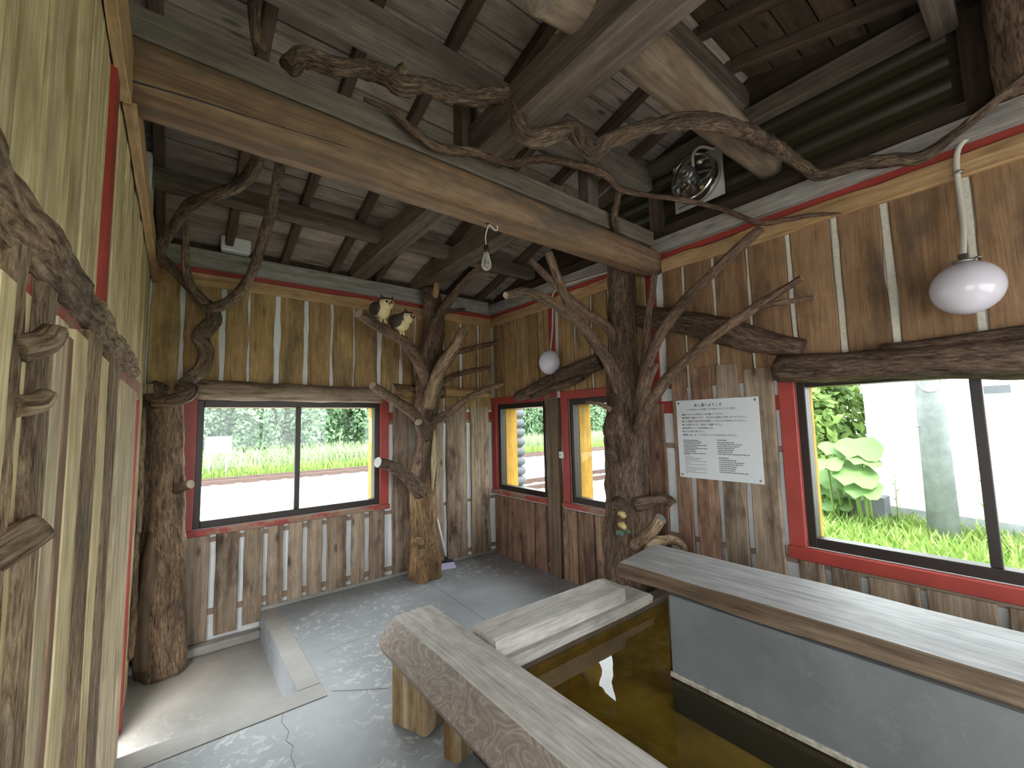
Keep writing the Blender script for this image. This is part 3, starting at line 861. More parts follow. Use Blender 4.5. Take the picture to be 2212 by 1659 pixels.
y = RIDGE_Y - 0.004
while y > YN - EAVE:
    o = random.uniform(0, 0.006)
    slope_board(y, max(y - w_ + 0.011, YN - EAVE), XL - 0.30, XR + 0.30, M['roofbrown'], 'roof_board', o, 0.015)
    y -= w_
for s in (1, -1):       # roofing felt above the boards
    ye = YB + EAVE if s > 0 else YN - EAVE
    V = [(XL - 0.32, RIDGE_Y, roof_z(RIDGE_Y, 0.024)), (XR + 0.32, RIDGE_Y, roof_z(RIDGE_Y, 0.024)), (XR + 0.32, ye, roof_z(ye, 0.024)), (XL - 0.32, ye, roof_z(ye, 0.024))]
    V += [(a, b, c + 0.02) for a, b, c in V]
    add('roofing_felt', V, [(0, 1, 2, 3), (7, 6, 5, 4), (0, 4, 5, 1), (1, 5, 6, 2), (2, 6, 7, 3), (3, 7, 4, 0)], M['black'], ceil_)
RX = [-0.16, 0.30, 0.75, 1.20, 1.65, 2.10, 2.55, 2.98]
for x in RX:
    beam('rafter', (x, YB + 0.25, roof_z(YB + 0.25, -0.045)), (x, RIDGE_Y, roof_z(RIDGE_Y, -0.045)), 0.06, 0.088, M['rafter'], ceil_)
    beam('rafter', (x, YN, roof_z(YN, -0.045)), (x, RIDGE_Y, roof_z(RIDGE_Y, -0.045)), 0.06, 0.088, M['rafter'], ceil_)
def purlin(y, h, w, zt=None, mat='greybeam', x0=XL, x1=XR):
    zt = roof_z(y, -0.09) if zt is None else zt
    return beam('purlin', (x0, y, zt - h / 2), (x1, y, zt - h / 2), w, h, M[mat], ceil_)
purlin(2.06, 0.20, 0.12, mat='greylight')
purlin(2.86, 0.12, 0.11)
purlin(3.62, 0.12, 0.11)
purlin(RIDGE_Y + 0.06, 0.17, 0.13)
purlin(0.2, 0.12, 0.11)
purlin(-0.9, 0.12, 0.11)
# gable infill
def gable(name, x0, x1, mat):
    V = []
    for x in (x0, x1):
        V += [(x, YN, 3.08), (x, YB, 3.08), (x, YB, roof_z(YB)), (x, RIDGE_Y, roof_z(RIDGE_Y)), (x, YN, roof_z(YN))]
    Fc = [(4, 3, 2, 1, 0), (5, 6, 7, 8, 9), (0, 1, 6, 5), (1, 2, 7, 6), (2, 3, 8, 7), (3, 4, 9, 8), (4, 0, 5, 9)]
    return tag(add(name, V, Fc, mat, grain='y'), kind='structure')
gr = gable('wall_gable', XR + 0.06, XR + 0.12, M['roofdark'])
gr['label'] = 'dark boarded gable above the right wall'
gl_ = gable('wall_gable_left', XL - 0.12, XL - 0.06, M['roofdark'])
gl_['label'] = 'dark boarded gable above the left wall'
for yn, za in ((YB + 0.02, 3.08), (YN - 0.08, 3.08)):
    wq = box('wall_eave', XL - 0.1, XR + 0.1, yn, yn + 0.06, 3.05, roof_z(yn) - 0.002, M['roofdark'])
    tag(wq, 'dark board closing the eave', kind='structure')
    # gable framing on the right: dark plank, corrugated panel, beam
wbox('gable_plank', WR, 0.0, 4.3, 3.10, 3.21, -0.055, 0.02, M['roofdark'], gr, 'u')
wbox('gable_beam', WR, 0.18, 2.6, 3.68, 3.80, -0.055, 0.05, M['greybeam'], gr, 'u')
nseg = 60
Vc, Fc = [], []
for i in range(nseg + 1):
    z = 3.21 + 0.47 * i / nseg
    d = -0.028 + 0.012 * max(-0.4, math.sin(i / nseg * 2 * math.pi * 3.5))
    Vc += [WR(0.20, z, d), WR(2.5, z, d)]
Fc = [(2 * i, 2 * i + 1, 2 * i + 3, 2 * i + 2) for i in range(nseg)]
add('corrugated_panel', Vc, Fc, M['corr'], gr, smooth=True)
wbox('gable_post', WR, 1.20, 1.32, 3.80, 3.98, -0.05, 0.06, M['greybeam'], gr)
wbox('gable_post', WR, 1.92, 2.04, 3.10, 3.52, -0.05, 0.02, M['rafter'], gr)
tube('gable_log', [(3.06, -0.05, 3.10), (3.06, -0.05, 3.75)], 0.11, M['barkmid'], gr, sides=14)
wbox('gable_post', WR, 0.02, 0.16, 3.10, 3.70, -0.05, 0.02, M['roofdark'], gr)

# ================================================================== BEAMS
def thing(o, label, cat, group=None): return tag(o, label, cat, group)
# main log with hewn underside + squared timber on top
mb = tube('log_beam', [(XL + 0.01, 2.04, 2.925), (1.0, 2.04, 2.925), (2.2, 2.04, 2.925), (XR - 0.005, 2.04, 2.92)], [0.132, 0.130, 0.126, 0.120], M['beamlog'], sides=20, step=0.12, lump=0.05, freq=3, capmat=M['endgrain'])
for v in mb.data.vertices:                 # hew the bottom and front flat
    zz = v.co.z + ORIG[mb].z; yy = v.co.y + ORIG[mb].y
    if zz < 2.815: v.co.z = 2.815 + (zz - 2.815) * 0.15 - ORIG[mb].z
    if yy < 1.935: v.co.y = 1.935 + (yy - 1.935) * 0.3 - ORIG[mb].y
cr = [P(a, b, Y=1.934) for a, b in ((245, 163), (420, 214), (600, 272), (760, 322), (930, 384), (1100, 442), (1260, 500), (1395, 556))]
tube('crack', cr, 0.0032, M['black'], mb, sides=6, step=0.06, lump=0.4)
thing(mb, 'long honey coloured hewn log beam crossing the room under a grey timber', 'beam')
sqb = beam('squared_beam', (XL, 2.035, 3.11), (XR - 0.07, 2.035, 3.11), 0.13, 0.125, M['greylight'])
thing(sqb, 'grey squared timber lying along the top of the log beam', 'beam')
tb = beam('tie_beam', (1.375, 1.965, 3.225), (1.375, -1.95, 3.225), 0.205, 0.20, M['greybeam'])
thing(tb, 'thick grey tie beam running overhead towards the viewer', 'beam')
for x, l in ((1.445, 'dark tie beam between log beam and back wall, over the owls'), (2.13, 'dark tie beam between log beam and back wall, nearer the corner')):
    t = beam('tie_beam', (x, 2.105, 3.225), (x, YB + 0.05, 3.225), 0.17, 0.185, M['greybeam'])
    thing(t, l, 'beam')
rl = tube('round_log', [P(1180, -40, Y=1.10), P(1330, 62, Y=1.10), P(1520, 235, Y=1.10), P(1662, 362, Y=1.10)], [0.115, 0.12, 0.11, 0.088], M['peeled'], sides=16, step=0.08, lump=0.08, freq=5, capmat=M['endgrain'])
thing(rl, 'peeled grey round log crossing over the tie beam to the right gable', 'log')
for px, z0, z1, l in ((1005, 3.174, 3.545, 'short dark post standing on the grey timber, slotted'), (1266, 3.174, 3.52, 'short grey post with wavy side near the right end of the grey timber')):
    x = P(px, 330, Y=2.04).x
    p_ = box('strut_post', x - 0.055, x + 0.055, 1.985, 2.085, z0, z1, M['rafter'] if px < 1100 else M['greybeam'])
    thing(p_, l, 'post')
    if px < 1100: box('slot', x + 0.01, x + 0.03, 1.982, 1.9855, 3.36, 3.46, M['black'], p_, ch=0.001)

# ================================================================== BARK LOGS ON THE WALLS
def wpt(W, px, py, d):
    if W is WB: return P(px, py, Y=YB - d)
    if W is WR: return P(px, py, X=XR - d)
    return P(px, py, X=XL + d)
def half_log(name, W, pts, rad, mat, d, label, capmat='endgrain', sides=14, lump=0.14, squash=None, cat='log'):
    o = tube(name, [wpt(W, x, y, d) for x, y in pts], rad, mat, sides=sides, step=0.05, lump=lump, freq=7, capmat=M[capmat], squash=squash)
    return thing(o, label, cat)
half_log('lintel_log', WB, [(421, 842), (520, 846), (640, 850), (740, 852), (824, 855)], [0.075, 0.085, 0.082, 0.08, 0.075], M['weather'], 0.07, 'weathered bare log over the two pane window')
half_log('lintel_log', WB, [(846, 843), (910, 847), (958, 848)], [0.075, 0.078, 0.07], M['barkwarm'], 0.06, 'short thick log end behind the owl trunk')
half_log('lintel_log', WB, [(940, 846), (1000, 849), (1058, 853)], [0.07, 0.062, 0.045], M['trimlog'], 0.05, 'yellow stripped log between the owl trunk and the corner')
half_log('bark_log', WR, [(1118, 858), (1170, 835), (1230, 808), (1300, 778)], [0.06, 0.085, 0.09, 0.075], M['bark'], 0.07, 'slanting dark bark log under the small globe lamp', capmat='bark')
half_log('bark_log', WR, [(1150, 858), (1200, 838), (1260, 815)], [0.035, 0.045, 0.03], M['bark'], 0.12, 'thin knotty bark log lying below the slanting bark log', capmat='bark')
half_log('bark_log', WR, [(1362, 680), (1450, 692), (1560, 715), (1640, 738), (1735, 752)], [0.085, 0.095, 0.10, 0.085, 0.06], M['bark'], 0.06, 'dark bark slab slanting down from the right trunk over the notice', capmat='bark')
half_log('bark_log', WR, [(1680, 797), (1800, 793), (1950, 786), (2100, 778), (2330, 768), (2900, 745)], [0.085, 0.092, 0.09, 0.088, 0.09, 0.085], M['bark'], 0.09, 'long thick bark log over the wide window', capmat='bark')
half_log('bark_log', WR, [(1905, 752), (2010, 745), (2120, 731), (2330, 706)], [0.026, 0.034, 0.038, 0.04], M['bark'], 0.07, 'thin split bark strip on top of the long bark log', capmat='bark')
thing(tube('bark_log', [(XL + 0.012, 0.30, 1.908), (XL + 0.012, 1.2, 1.908), (XL + 0.012, 1.8, 1.908), (XL + 0.012, 2.4, 1.908), (XL + 0.012, 2.86, 1.908)], [0.05, 0.052, 0.052, 0.054, 0.052], M['barkpale'], sides=18, step=0.02, lump=0.22, freq=14, capmat=M['endgrain']),
      'thick peeling bark log over the left lintel', 'log')
# plank post between the two small windows
y0, y1 = P(1207, 1000, X=XR - 0.05).y, P(1182, 1000, X=XR - 0.05).y
mp_ = board(WR, y0, y1, 0.0, 1.84, 0.0, 0.06, M['liveedge'], None, wav=0.01, n=20, name='plank_post')
thing(mp_, 'dark brown plank post between the two small windows', 'post')

# ================================================================== TRUNKS AND BRANCHES
def trunk(name, label, base, parts, group=None):
    """parts: (part name, points, radii, material, kwargs)"""
    root = empty(name, base, label, 'tree trunk', group)
    for pn, pts, rad, mat, kw in parts:
        tube(pn, pts, rad, mat, root, **kw)
    return root
EG = dict(capmat=M['endgrain'])
def Y_(px, py, y): return P(px, py, Y=y)
def X_(px, py, x): return P(px, py, X=x)
# -- owl trunk by the back wall
q = lambda px, py, y=4.22: P(px, py, Y=y)
owl_tree = trunk('tree_post', 'bark covered trunk with sawn branches before the back wall, stripped at its foot', (2.07, 4.22, 0), [
    ('trunk', [q(916, 1250), q(913, 1205), q(914, 1150), q(912, 1080), q(914, 1040)], [0.165, 0.158, 0.125, 0.125, 0.135], M['barkwarm'], dict(sides=20, step=0.03, lump=0.16, flute=0.06)),
    ('trunk', [q(914, 1050), q(918, 960), q(922, 900), q(926, 830), q(933, 740), q(938, 680), q(932, 640), q(931, 625)], [0.135, 0.10, 0.115, 0.13, 0.125, 0.115, 0.10, 0.095], M['bark'], dict(sides=18, step=0.03, lump=0.15)),
    ('branch', [q(926, 830, 4.16), q(905, 780, 4.0), q(870, 735, 3.85), q(830, 712, 3.75), q(775, 676, 3.62)], [0.075, 0.062, 0.052, 0.048, 0.045], M['branch'], dict(sides=12, step=0.04, lump=0.12, **EG)),
    ('branch', [q(925, 880, 4.12), q(950, 800, 3.95), q(980, 755, 3.85), q(1002, 712, 3.75)], [0.07, 0.068, 0.058, 0.052], M['barkpale'], dict(sides=12, step=0.04, lump=0.14, **EG)),
    ('branch', [q(930, 750, 4.15), q(945, 690, 4.02), q(985, 630, 3.85), q(1038, 574, 3.65)], [0.075, 0.055, 0.045, 0.034], M['branch'], dict(sides=12, step=0.04, lump=0.12, **EG)),
    ('branch', [q(945, 765, 4.25), q(1000, 758, 4.3), q(1065, 742, 4.3), q(1140, 724, 4.3)], [0.034, 0.03, 0.026, 0.022], M['branch'], dict(sides=10, step=0.05, lump=0.1, **EG)),
    ('branch', [q(935, 842, 4.25), q(975, 815, 4.3), q(1015, 802, 4.32), q(1057, 794, 4.34)], [0.03, 0.03, 0.027, 0.022], M['branch'], dict(sides=10, step=0.05, lump=0.1, **EG)),
    ('branch', [q(925, 915, 4.15), q(965, 895, 4.0), q(1020, 855, 3.85), q(1088, 827, 3.75)], [0.05, 0.045, 0.036, 0.028], M['branch'], dict(sides=12, step=0.04, lump=0.1, **EG)),
    ('branch', [q(918, 920, 4.12), q(890, 890, 4.0), q(845, 860, 3.85), q(804, 832, 3.72)], [0.06, 0.055, 0.048, 0.036], M['branch'], dict(sides=12, step=0.04, lump=0.1, **EG)),
    ('stub', [q(921, 945, 4.12), q(910, 925, 3.98), q(904, 912, 3.92)], [0.06, 0.05, 0.04], M['bark'], dict(sides=12, step=0.03, **EG)),
    ('branch', [q(908, 1062, 4.14), q(880, 1030, 4.0), q(850, 1010, 3.9), q(816, 998, 3.8)], [0.085, 0.06, 0.052, 0.046], M['bark'], dict(sides=14, step=0.03, lump=0.12, capmat=M['plaster'])),
    ('stub', [q(935, 662, 4.2), q(941, 632, 4.12), q(944, 610, 4.08)], [0.045, 0.04, 0.026], M['trimlog'], dict(sides=8, step=0.03)),
    ('stub', [q(925, 650, 4.2), q(918, 634, 4.16)], [0.04, 0.022], M['bark'], dict(sides=8, step=0.03)),
    ('branch', [q(945, 685, 4.25), q(972, 672, 4.3), q(1002, 668, 4.34)], [0.025, 0.024, 0.02], M['branch'], dict(sides=8, step=0.04)),
    ('burl', [q(905, 1172, 4.12), q(897, 1180, 4.06)], [0.06, 0.03], M['barkwarm'], dict(sides=12, step=0.02, lump=0.2)),
    ('burl', [q(934, 1180, 4.12), q(938, 1184, 4.05)], [0.055, 0.03], M['barkwarm'], dict(sides=12, step=0.02, lump=0.2)),
])
# bare yellow streak of stripped wood
tube('stripped_strip', [q(938, 930, 4.10), q(936, 1000, 4.095), q(934, 1060, 4.09)], [0.012, 0.03, 0.012], M['pale'], owl_tree, sides=8, step=0.04)
# -- right trunk under the end of the log beam
q2 = lambda px, py, y=2.24: P(px, py, Y=y)
right_tree = trunk('tree_post', 'dark bark trunk rising to the log beam between the small windows and the notice', (2.92, 2.24, 0), [
    ('trunk', [q2(1362, 1395), q2(1360, 1250), q2(1358, 1130), q2(1356, 1020), q2(1352, 930)], [0.20, 0.20, 0.19, 0.165, 0.18], M['bark'], dict(sides=22, step=0.03, lump=0.15, flute=0.05)),
    ('trunk', [q2(1352, 940), q2(1350, 860), q2(1348, 780), q2(1345, 700), q2(1342, 610), q2(1340, 560)], [0.185, 0.155, 0.115, 0.110, 0.115, 0.11], M['bark'], dict(sides=20, step=0.03, lump=0.15)),
    ('branch', [q2(1345, 850, 2.2), q2(1310, 775, 2.05), q2(1270, 720, 1.98), q2(1245, 690, 1.95), q2(1225, 650, 1.92), q2(1205, 600, 1.88), q2(1185, 547, 1.84)], [0.06, 0.044, 0.038, 0.033, 0.03, 0.028, 0.025], M['branch'], dict(sides=12, step=0.03, lump=0.12, **EG)),
    ('branch', [q2(1248, 694, 1.95), q2(1215, 668, 1.92), q2(1165, 640, 1.9), q2(1128, 630, 1.88), q2(1092, 638, 1.86)], [0.036, 0.034, 0.03, 0.027, 0.02], M['branch'], dict(sides=12, step=0.03, lump=0.12, **EG)),
    ('branch', [q2(1345, 755, 2.25), q2(1310, 705, 2.3), q2(1265, 675, 2.4), q2(1210, 625, 2.5), q2(1145, 562, 2.6)], [0.05, 0.043, 0.038, 0.034, 0.03], M['branch'], dict(sides=12, step=0.03, lump=0.12, **EG)),
    ('branch', [q2(1362, 930, 2.2), q2(1385, 850, 2.05), q2(1395, 770, 1.98), q2(1400, 690, 1.90), q2(1408, 640, 1.86), q2(1414, 590, 1.82)], [0.08, 0.05, 0.036, 0.030, 0.028, 0.026], M['branch'], dict(sides=12, step=0.03, lump=0.12, **EG)),
    ('branch', [X_(1396, 790, 2.80), X_(1430, 715, 2.82), X_(1490, 640, 2.86), X_(1560, 570, 2.92), X_(1645, 492, 2.98)], [0.04, 0.040, 0.038, 0.034, 0.028], M['branch'], dict(sides=12, step=0.03, lump=0.14, **EG)),
    ('branch', [q2(1372, 960, 2.2), X_(1400, 880, 2.80), X_(1445, 815, 2.78), X_(1530, 735, 2.78), X_(1630, 665, 2.80), X_(1732, 600, 2.82)], [0.085, 0.046, 0.038, 0.032, 0.028, 0.020], M['branch'], dict(sides=12, step=0.02, lump=0.2, **EG)),
    ('branch', [X_(1640, 662, 2.80), X_(1700, 652, 2.82), X_(1760, 642, 2.84)], [0.020, 0.017, 0.014], M['branch'], dict(sides=10, step=0.03, lump=0.14, **EG)),
    ('stub', [q2(1390, 850, 2.03), q2(1405, 810, 1.98), q2(1416, 785, 1.95)], [0.04, 0.034, 0.03], M['barkpale'], dict(sides=10, step=0.03, **EG)),
    ('stub', [q2(1325, 990, 2.2), q2(1314, 972, 2.15)], [0.04, 0.02], M['bark'], dict(sides=10, step=0.02)),
    ('branch', [q2(1320, 885, 2.25), q2(1295, 872, 2.3), q2(1265, 868, 2.34)], [0.025, 0.018, 0.010], M['branch'], dict(sides=8, step=0.03)),
    ('branch', [q2(1375, 1090, 2.1), q2(1410, 1082, 1.98), q2(1440, 1078, 1.9), q2(1455, 1092, 1.85)], [0.06, 0.044, 0.04, 0.036], M['bark'], dict(sides=12, step=0.03, **EG)),
    ('stub', [q2(1372, 1180, 2.1), q2(1405, 1150, 1.9), q2(1428, 1118, 1.8)], [0.05, 0.045, 0.04], M['barkpale'], dict(sides=12, step=0.03, capmat=M['steel'])),
    ('burl', [q2(1336, 1085, 2.06), q2(1330, 1092, 2.0)], [0.05, 0.03], M['bark'], dict(sides=12, step=0.02, lump=0.2)),
])
for px, py, r in ((1344, 1112, 0.024), (1346, 1136, 0.032)):
    c = P(px, py, Y=2.04); o = tube('resin_lump', [c + Vector((0, 0.03, 0.01)), c, c + Vector((0.0, -0.02, -0.02))], [r * 0.8, r, r * 0.5], M['resin'], right_tree, sides=9, step=0.015, lump=0.5)
for px, py, r in ((1343, 1152, 0.024), (1358, 1148, 0.018)):
    c = P(px, py, Y=2.055); o = tube('moss_patch', [c + Vector((0, 0.04, 0.0)), c, c + Vector((0.0, -0.01, -0.02))], [r * 0.8, r, r * 0.5], M['moss'], right_tree, sides=9, step=0.015, lump=0.5)
# driftwood root lying behind the bench end
dr = tube('driftwood_root', [q2(1392, 1178, 1.98), q2(1420, 1172, 1.93), q2(1450, 1165, 1.9), q2(1472, 1176, 1.87), q2(1478, 1192, 1.83), q2(1462, 1192, 1.8)], [0.05, 0.055, 0.032, 0.03, 0.025, 0.018], M['barkpale'], sides=12, step=0.02, lump=0.35)
thing(dr, 'gnarled grey driftwood root lying on the end of the right bench', 'driftwood')
# -- entrance trunk in the back left corner with its vine
q3 = lambda px, py, y=4.27: P(px, py, Y=y)
ent_tree = trunk('tree_post', 'squat brown trunk in the back left corner beside the red jamb', (-0.03, 4.27, LOWZ), [
    ('trunk', [q3(350, 1452), q3(350, 1330), q3(352, 1200), q3(354, 1050), q3(356, 930), q3(355, 862)], [0.15, 0.15, 0.135, 0.130, 0.12, 0.12], M['barkmid'], dict(sides=20, step=0.04, lump=0.13, flute=0.07)),
    ('trunk', [q3(315, 1440, 4.2), q3(318, 1330, 4.2), q3(330, 1200, 4.18), q3(338, 1120, 4.17)], [0.075, 0.075, 0.055, 0.03], M['liveedge'], dict(sides=12, step=0.04, lump=0.1)),
    ('bark_sheet', [q3(298, 1150, 4.14), q3(302, 1050, 4.14), q3(306, 960, 4.16), q3(312, 880, 4.2)], [0.04, 0.05, 0.045, 0.03], M['barkpale'], dict(sides=10, step=0.03, lump=0.35, squash=0.5)),
    ('bark_sheet', [q3(280, 1420, 4.05), q3(288, 1300, 4.07), q3(295, 1150, 4.1)], [0.05, 0.05, 0.035], M['barkmid'], dict(sides=10, step=0.03, lump=0.3, squash=0.5)),
    ('stub', [q3(378, 1060, 4.2), q3(395, 1052, 4.12), q3(412, 1046, 4.05)], [0.035, 0.036, 0.032], M['branch'], dict(sides=10, step=0.03, **EG)),
    ('burl', [q3(340, 835, 4.25), q3(335, 848, 4.2), q3(345, 862, 4.14)], [0.06, 0.075, 0.05], M['bark'], dict(sides=12, step=0.02, lump=0.25)),
    ('burl', [q3(310, 830, 4.1), q3(312, 850, 4.1)], [0.05, 0.045], M['barkpale'], dict(sides=12, step=0.02, lump=0.35)),
])
cv = lambda px, py, y: P(px, py, Y=y)
vine3 = empty('climbing_vine', P(345, 862, Y=4.15), 'gnarled forked vine climbing from the back left corner up to the roof', 'vine')
tube('stem', [cv(335, 868, 4.16), cv(365, 868, 4.12), cv(398, 858, 4.1), cv(413, 846, 4.1), cv(408, 836, 4.12), cv(392, 835, 4.16), cv(412, 818, 4.2), cv(438, 795, 4.2), cv(447, 765, 4.2), cv(440, 745, 4.18), cv(430, 728, 4.18), cv(452, 705, 4.17), cv(462, 688, 4.16), cv(455, 663, 4.15)],
     [0.055, 0.05, 0.046, 0.042, 0.044, 0.045, 0.05, 0.055, 0.055, 0.05, 0.055, 0.06, 0.055, 0.05], M['vine'], vine3, sides=12, step=0.02, lump=0.25, freq=14)
tube('fork', [cv(455, 668, 4.15), cv(425, 635, 4.1), cv(395, 605, 4.0), cv(365, 575, 3.9), cv(345, 548, 3.8), cv(358, 515, 3.7), cv(390, 470, 3.5), cv(415, 440, 3.35), cv(455, 424, 3.2), cv(515, 400, 3.0), cv(545, 370, 2.85), cv(562, 335, 2.7), cv(566, 312, 2.6)],
     [0.045, 0.04, 0.036, 0.034, 0.032, 0.033, 0.037, 0.037, 0.034, 0.038, 0.040, 0.028, 0.024], M['vine'], vine3, sides=12, step=0.025, lump=0.2, freq=12)
tube('fork', [cv(398, 462, 3.5), cv(400, 510, 3.6), cv(402, 570, 3.72), cv(412, 615, 3.95), cv(445, 655, 4.13)], [0.024, 0.024, 0.026, 0.028, 0.032], M['vine'], vine3, sides=10, step=0.03, lump=0.18)
tube('fork', [cv(452, 668, 4.15), cv(490, 655, 4.05), cv(525, 622, 3.9), cv(548, 580, 3.75), cv(568, 520, 3.55), cv(590, 440, 3.2), cv(600, 380, 2.9), cv(608, 352, 2.75), cv(632, 335, 2.62)],
     [0.04, 0.04, 0.038, 0.036, 0.036, 0.034, 0.031, 0.029, 0.02], M['vine'], vine3, sides=12, step=0.03, lump=0.18)
# -- near trunk at the very left
NTX, NTY = XL + 0.006, 0.925
near_tree = trunk('tree_post', 'near bark trunk at the left edge with sawn stubs', (NTX, NTY, 0), [
    ('trunk', [(NTX, NTY, 0.0), (NTX, NTY, 0.8), (NTX, NTY, 1.6), (NTX, NTY, 1.93)], [0.036, 0.034, 0.036, 0.038], M['barkpale'], dict(sides=18, step=0.02, lump=0.16)),
    ('stub', [(NTX + 0.03, NTY, 1.72), (NTX + 0.055, NTY + 0.02, 1.735), (NTX + 0.066, NTY + 0.03, 1.76)], [0.022, 0.020, 0.016], M['barkpale'], dict(sides=12, step=0.01, lump=0.4)),
    ('stub', [(NTX + 0.03, NTY, 1.64), (NTX + 0.05, NTY + 0.02, 1.645), (NTX + 0.06, NTY + 0.03, 1.66)], [0.02, 0.018, 0.013], M['barkpale'], dict(sides=12, step=0.01, lump=0.3)),
    ('stub', [(NTX + 0.02, NTY, 1.43), (NTX + 0.05, NTY + 0.01, 1.45), (NTX + 0.068, NTY + 0.02, 1.462)], [0.028, 0.026, 0.022], M['barkpale'], dict(sides=14, step=0.01, lump=0.1, capmat=M['peeled'])),
])
# ================================================================== OVERHEAD VINES
vp = [(620, 146, 1.94), (652, 124, 1.93), (720, 142, 1.90), (800, 152, 1.86), (848, 168, 1.82), (872, 182, 1.80), (925, 186, 1.76), (1000, 211, 1.70), (1070, 204, 1.64), (1112, 214, 1.60), (1118, 245, 1.56), (1128, 282, 1.52),
      (1162, 300, 1.46), (1232, 278, 1.38), (1256, 300, 1.34), (1280, 334, 1.30), (1310, 308, 1.24), (1360, 286, 1.16), (1450, 266, 1.04), (1530, 263, 0.94), (1605, 282, 0.86)]
vq = [(1680, 322, 2.80), (1735, 360, 2.93), (1772, 377, 2.98), (1850, 356, 2.99), (1930, 346, 2.99), (1990, 340, 2.99), (2060, 292, 2.98), (2130, 236, 2.96), (2230, 150, 2.92)]
vr = [0.036, 0.041, 0.039, 0.039, 0.044, 0.046, 0.037, 0.037, 0.038, 0.043, 0.044, 0.044, 0.044, 0.037, 0.042, 0.038, 0.034, 0.037, 0.039, 0.040, 0.040, 0.039, 0.034, 0.034, 0.033, 0.033, 0.032, 0.022, 0.018, 0.015]
v1 = tube('hanging_vine', [P(a, b, Y=c) for a, b, c in vp] + [P(a, b, X=c) for a, b, c in vq], vr, M['vine'], sides=16, step=0.012, lump=0.30, freq=22)
thing(v1, 'thick gnarled vine snaking under the roof from the log beam to the right wall', 'vine')
tube('stub', [P(868, 180, Y=1.80), P(862, 158, Y=1.77), P(876, 145, Y=1.74)], [0.026, 0.026, 0.022], M['vine'], v1, sides=10, step=0.02, lump=0.2, capmat=M['steel'])
v2p = [(786, 214, 1.93), (842, 240, 1.92), (868, 262, 1.91), (905, 292, 1.90), (955, 321, 1.90), (1035, 330, 1.89), (1100, 352, 1.88), (1180, 344, 1.87), (1262, 362, 1.86), (1310, 380, 1.84), (1338, 408, 1.80), (1400, 422, 1.68), (1475, 432, 1.52),
       (1560, 452, 1.36)]
v2r = [0.010, 0.018, 0.020, 0.021, 0.022, 0.024, 0.024, 0.023, 0.024, 0.026, 0.022, 0.017, 0.017, 0.017, 0.017, 0.016, 0.013, 0.007]
v2 = tube('hanging_vine', [P(a, b, Y=c) for a, b, c in v2p] + [P(a, b, X=c) for a, b, c in ((1640, 481, 3.07), (1700, 474, 3.09), (1760, 464, 3.10), (1818, 461, 3.115))], v2r, M['branch'], sides=12, step=0.022, lump=0.14, freq=14)
thing(v2, 'thinner smooth vine lying along the log beam and tapering off on the right wall', 'vine')
v4 = tube('hanging_vine', [P(545, -40, Y=1.90), P(550, 20, Y=1.90), P(553, 70, Y=1.91), P(562, 112, Y=1.93)], [0.024, 0.024, 0.024, 0.026], M['vine'], sides=12, step=0.022, lump=0.16, freq=14)
thing(v4, 'short vine end hanging down onto the grey timber at the top', 'vine')
v5 = tube('hanging_vine', [P(1336, 412, Y=1.82), P(1332, 440, Y=1.86), P(1326, 470, Y=1.92), P(1330, 500, Y=1.93)], [0.02, 0.022, 0.03, 0.03], M['vine'], sides=12, step=0.02, lump=0.25, freq=14)
thing(v5, 'short thick vine stump dropping onto the beam end by the fan', 'vine')

# ================================================================== BENCHES AND BATH WALL
def extrude(name, prof, sections, frame, mats, fm_of, parent=None, wob=0.004, origin=None):
    """sweep a closed profile [(a, z)] along sections [(s, da, dz, scale)]; frame(a, s, z) -> place"""
    V, rest, Fc, fm = [], [], [], []
    n = len(prof)
    ca = sum(p[0] for p in prof) / n; cz = sum(p[1] for p in prof) / n
    off = np.array([random.uniform(-40, 40) for _ in range(3)])
    sd_ = random.uniform(0, 90)
    for (s, da, dz, sc) in sections:
        for k, (a, z) in enumerate(prof):
            w = wob * noise.noise(Vector((sd_ + k * 3, s * 2.5, 0)))
            aa = ca + (a - ca) * sc + da + w; zz = cz + (z - cz) * sc + dz + w * 0.5
            V.append(frame(aa, s, zz)); rest.append((aa, zz, s))
    for i in range(len(sections) - 1):
        for k in range(n):
            k2 = (k + 1) % n
            Fc.append((i * n + k, i * n + k2, (i + 1) * n + k2, (i + 1) * n + k)); fm.append(fm_of(k))
    Fc.append(tuple(range(n))); fm.append(fm_of(-1))
    Fc.append(tuple((len(sections) - 1) * n + k for k in range(n))[::-1]); fm.append(fm_of(-1))
    o = add(name, V, Fc, mats, parent, rest=np.array(rest) + off, fmat=fm, origin=origin)
    import bmesh
    bm = bmesh.new(); bm.from_mesh(o.data); bmesh.ops.recalc_face_normals(bm, faces=bm.faces); bm.to_mesh(o.data); bm.free()
    return o
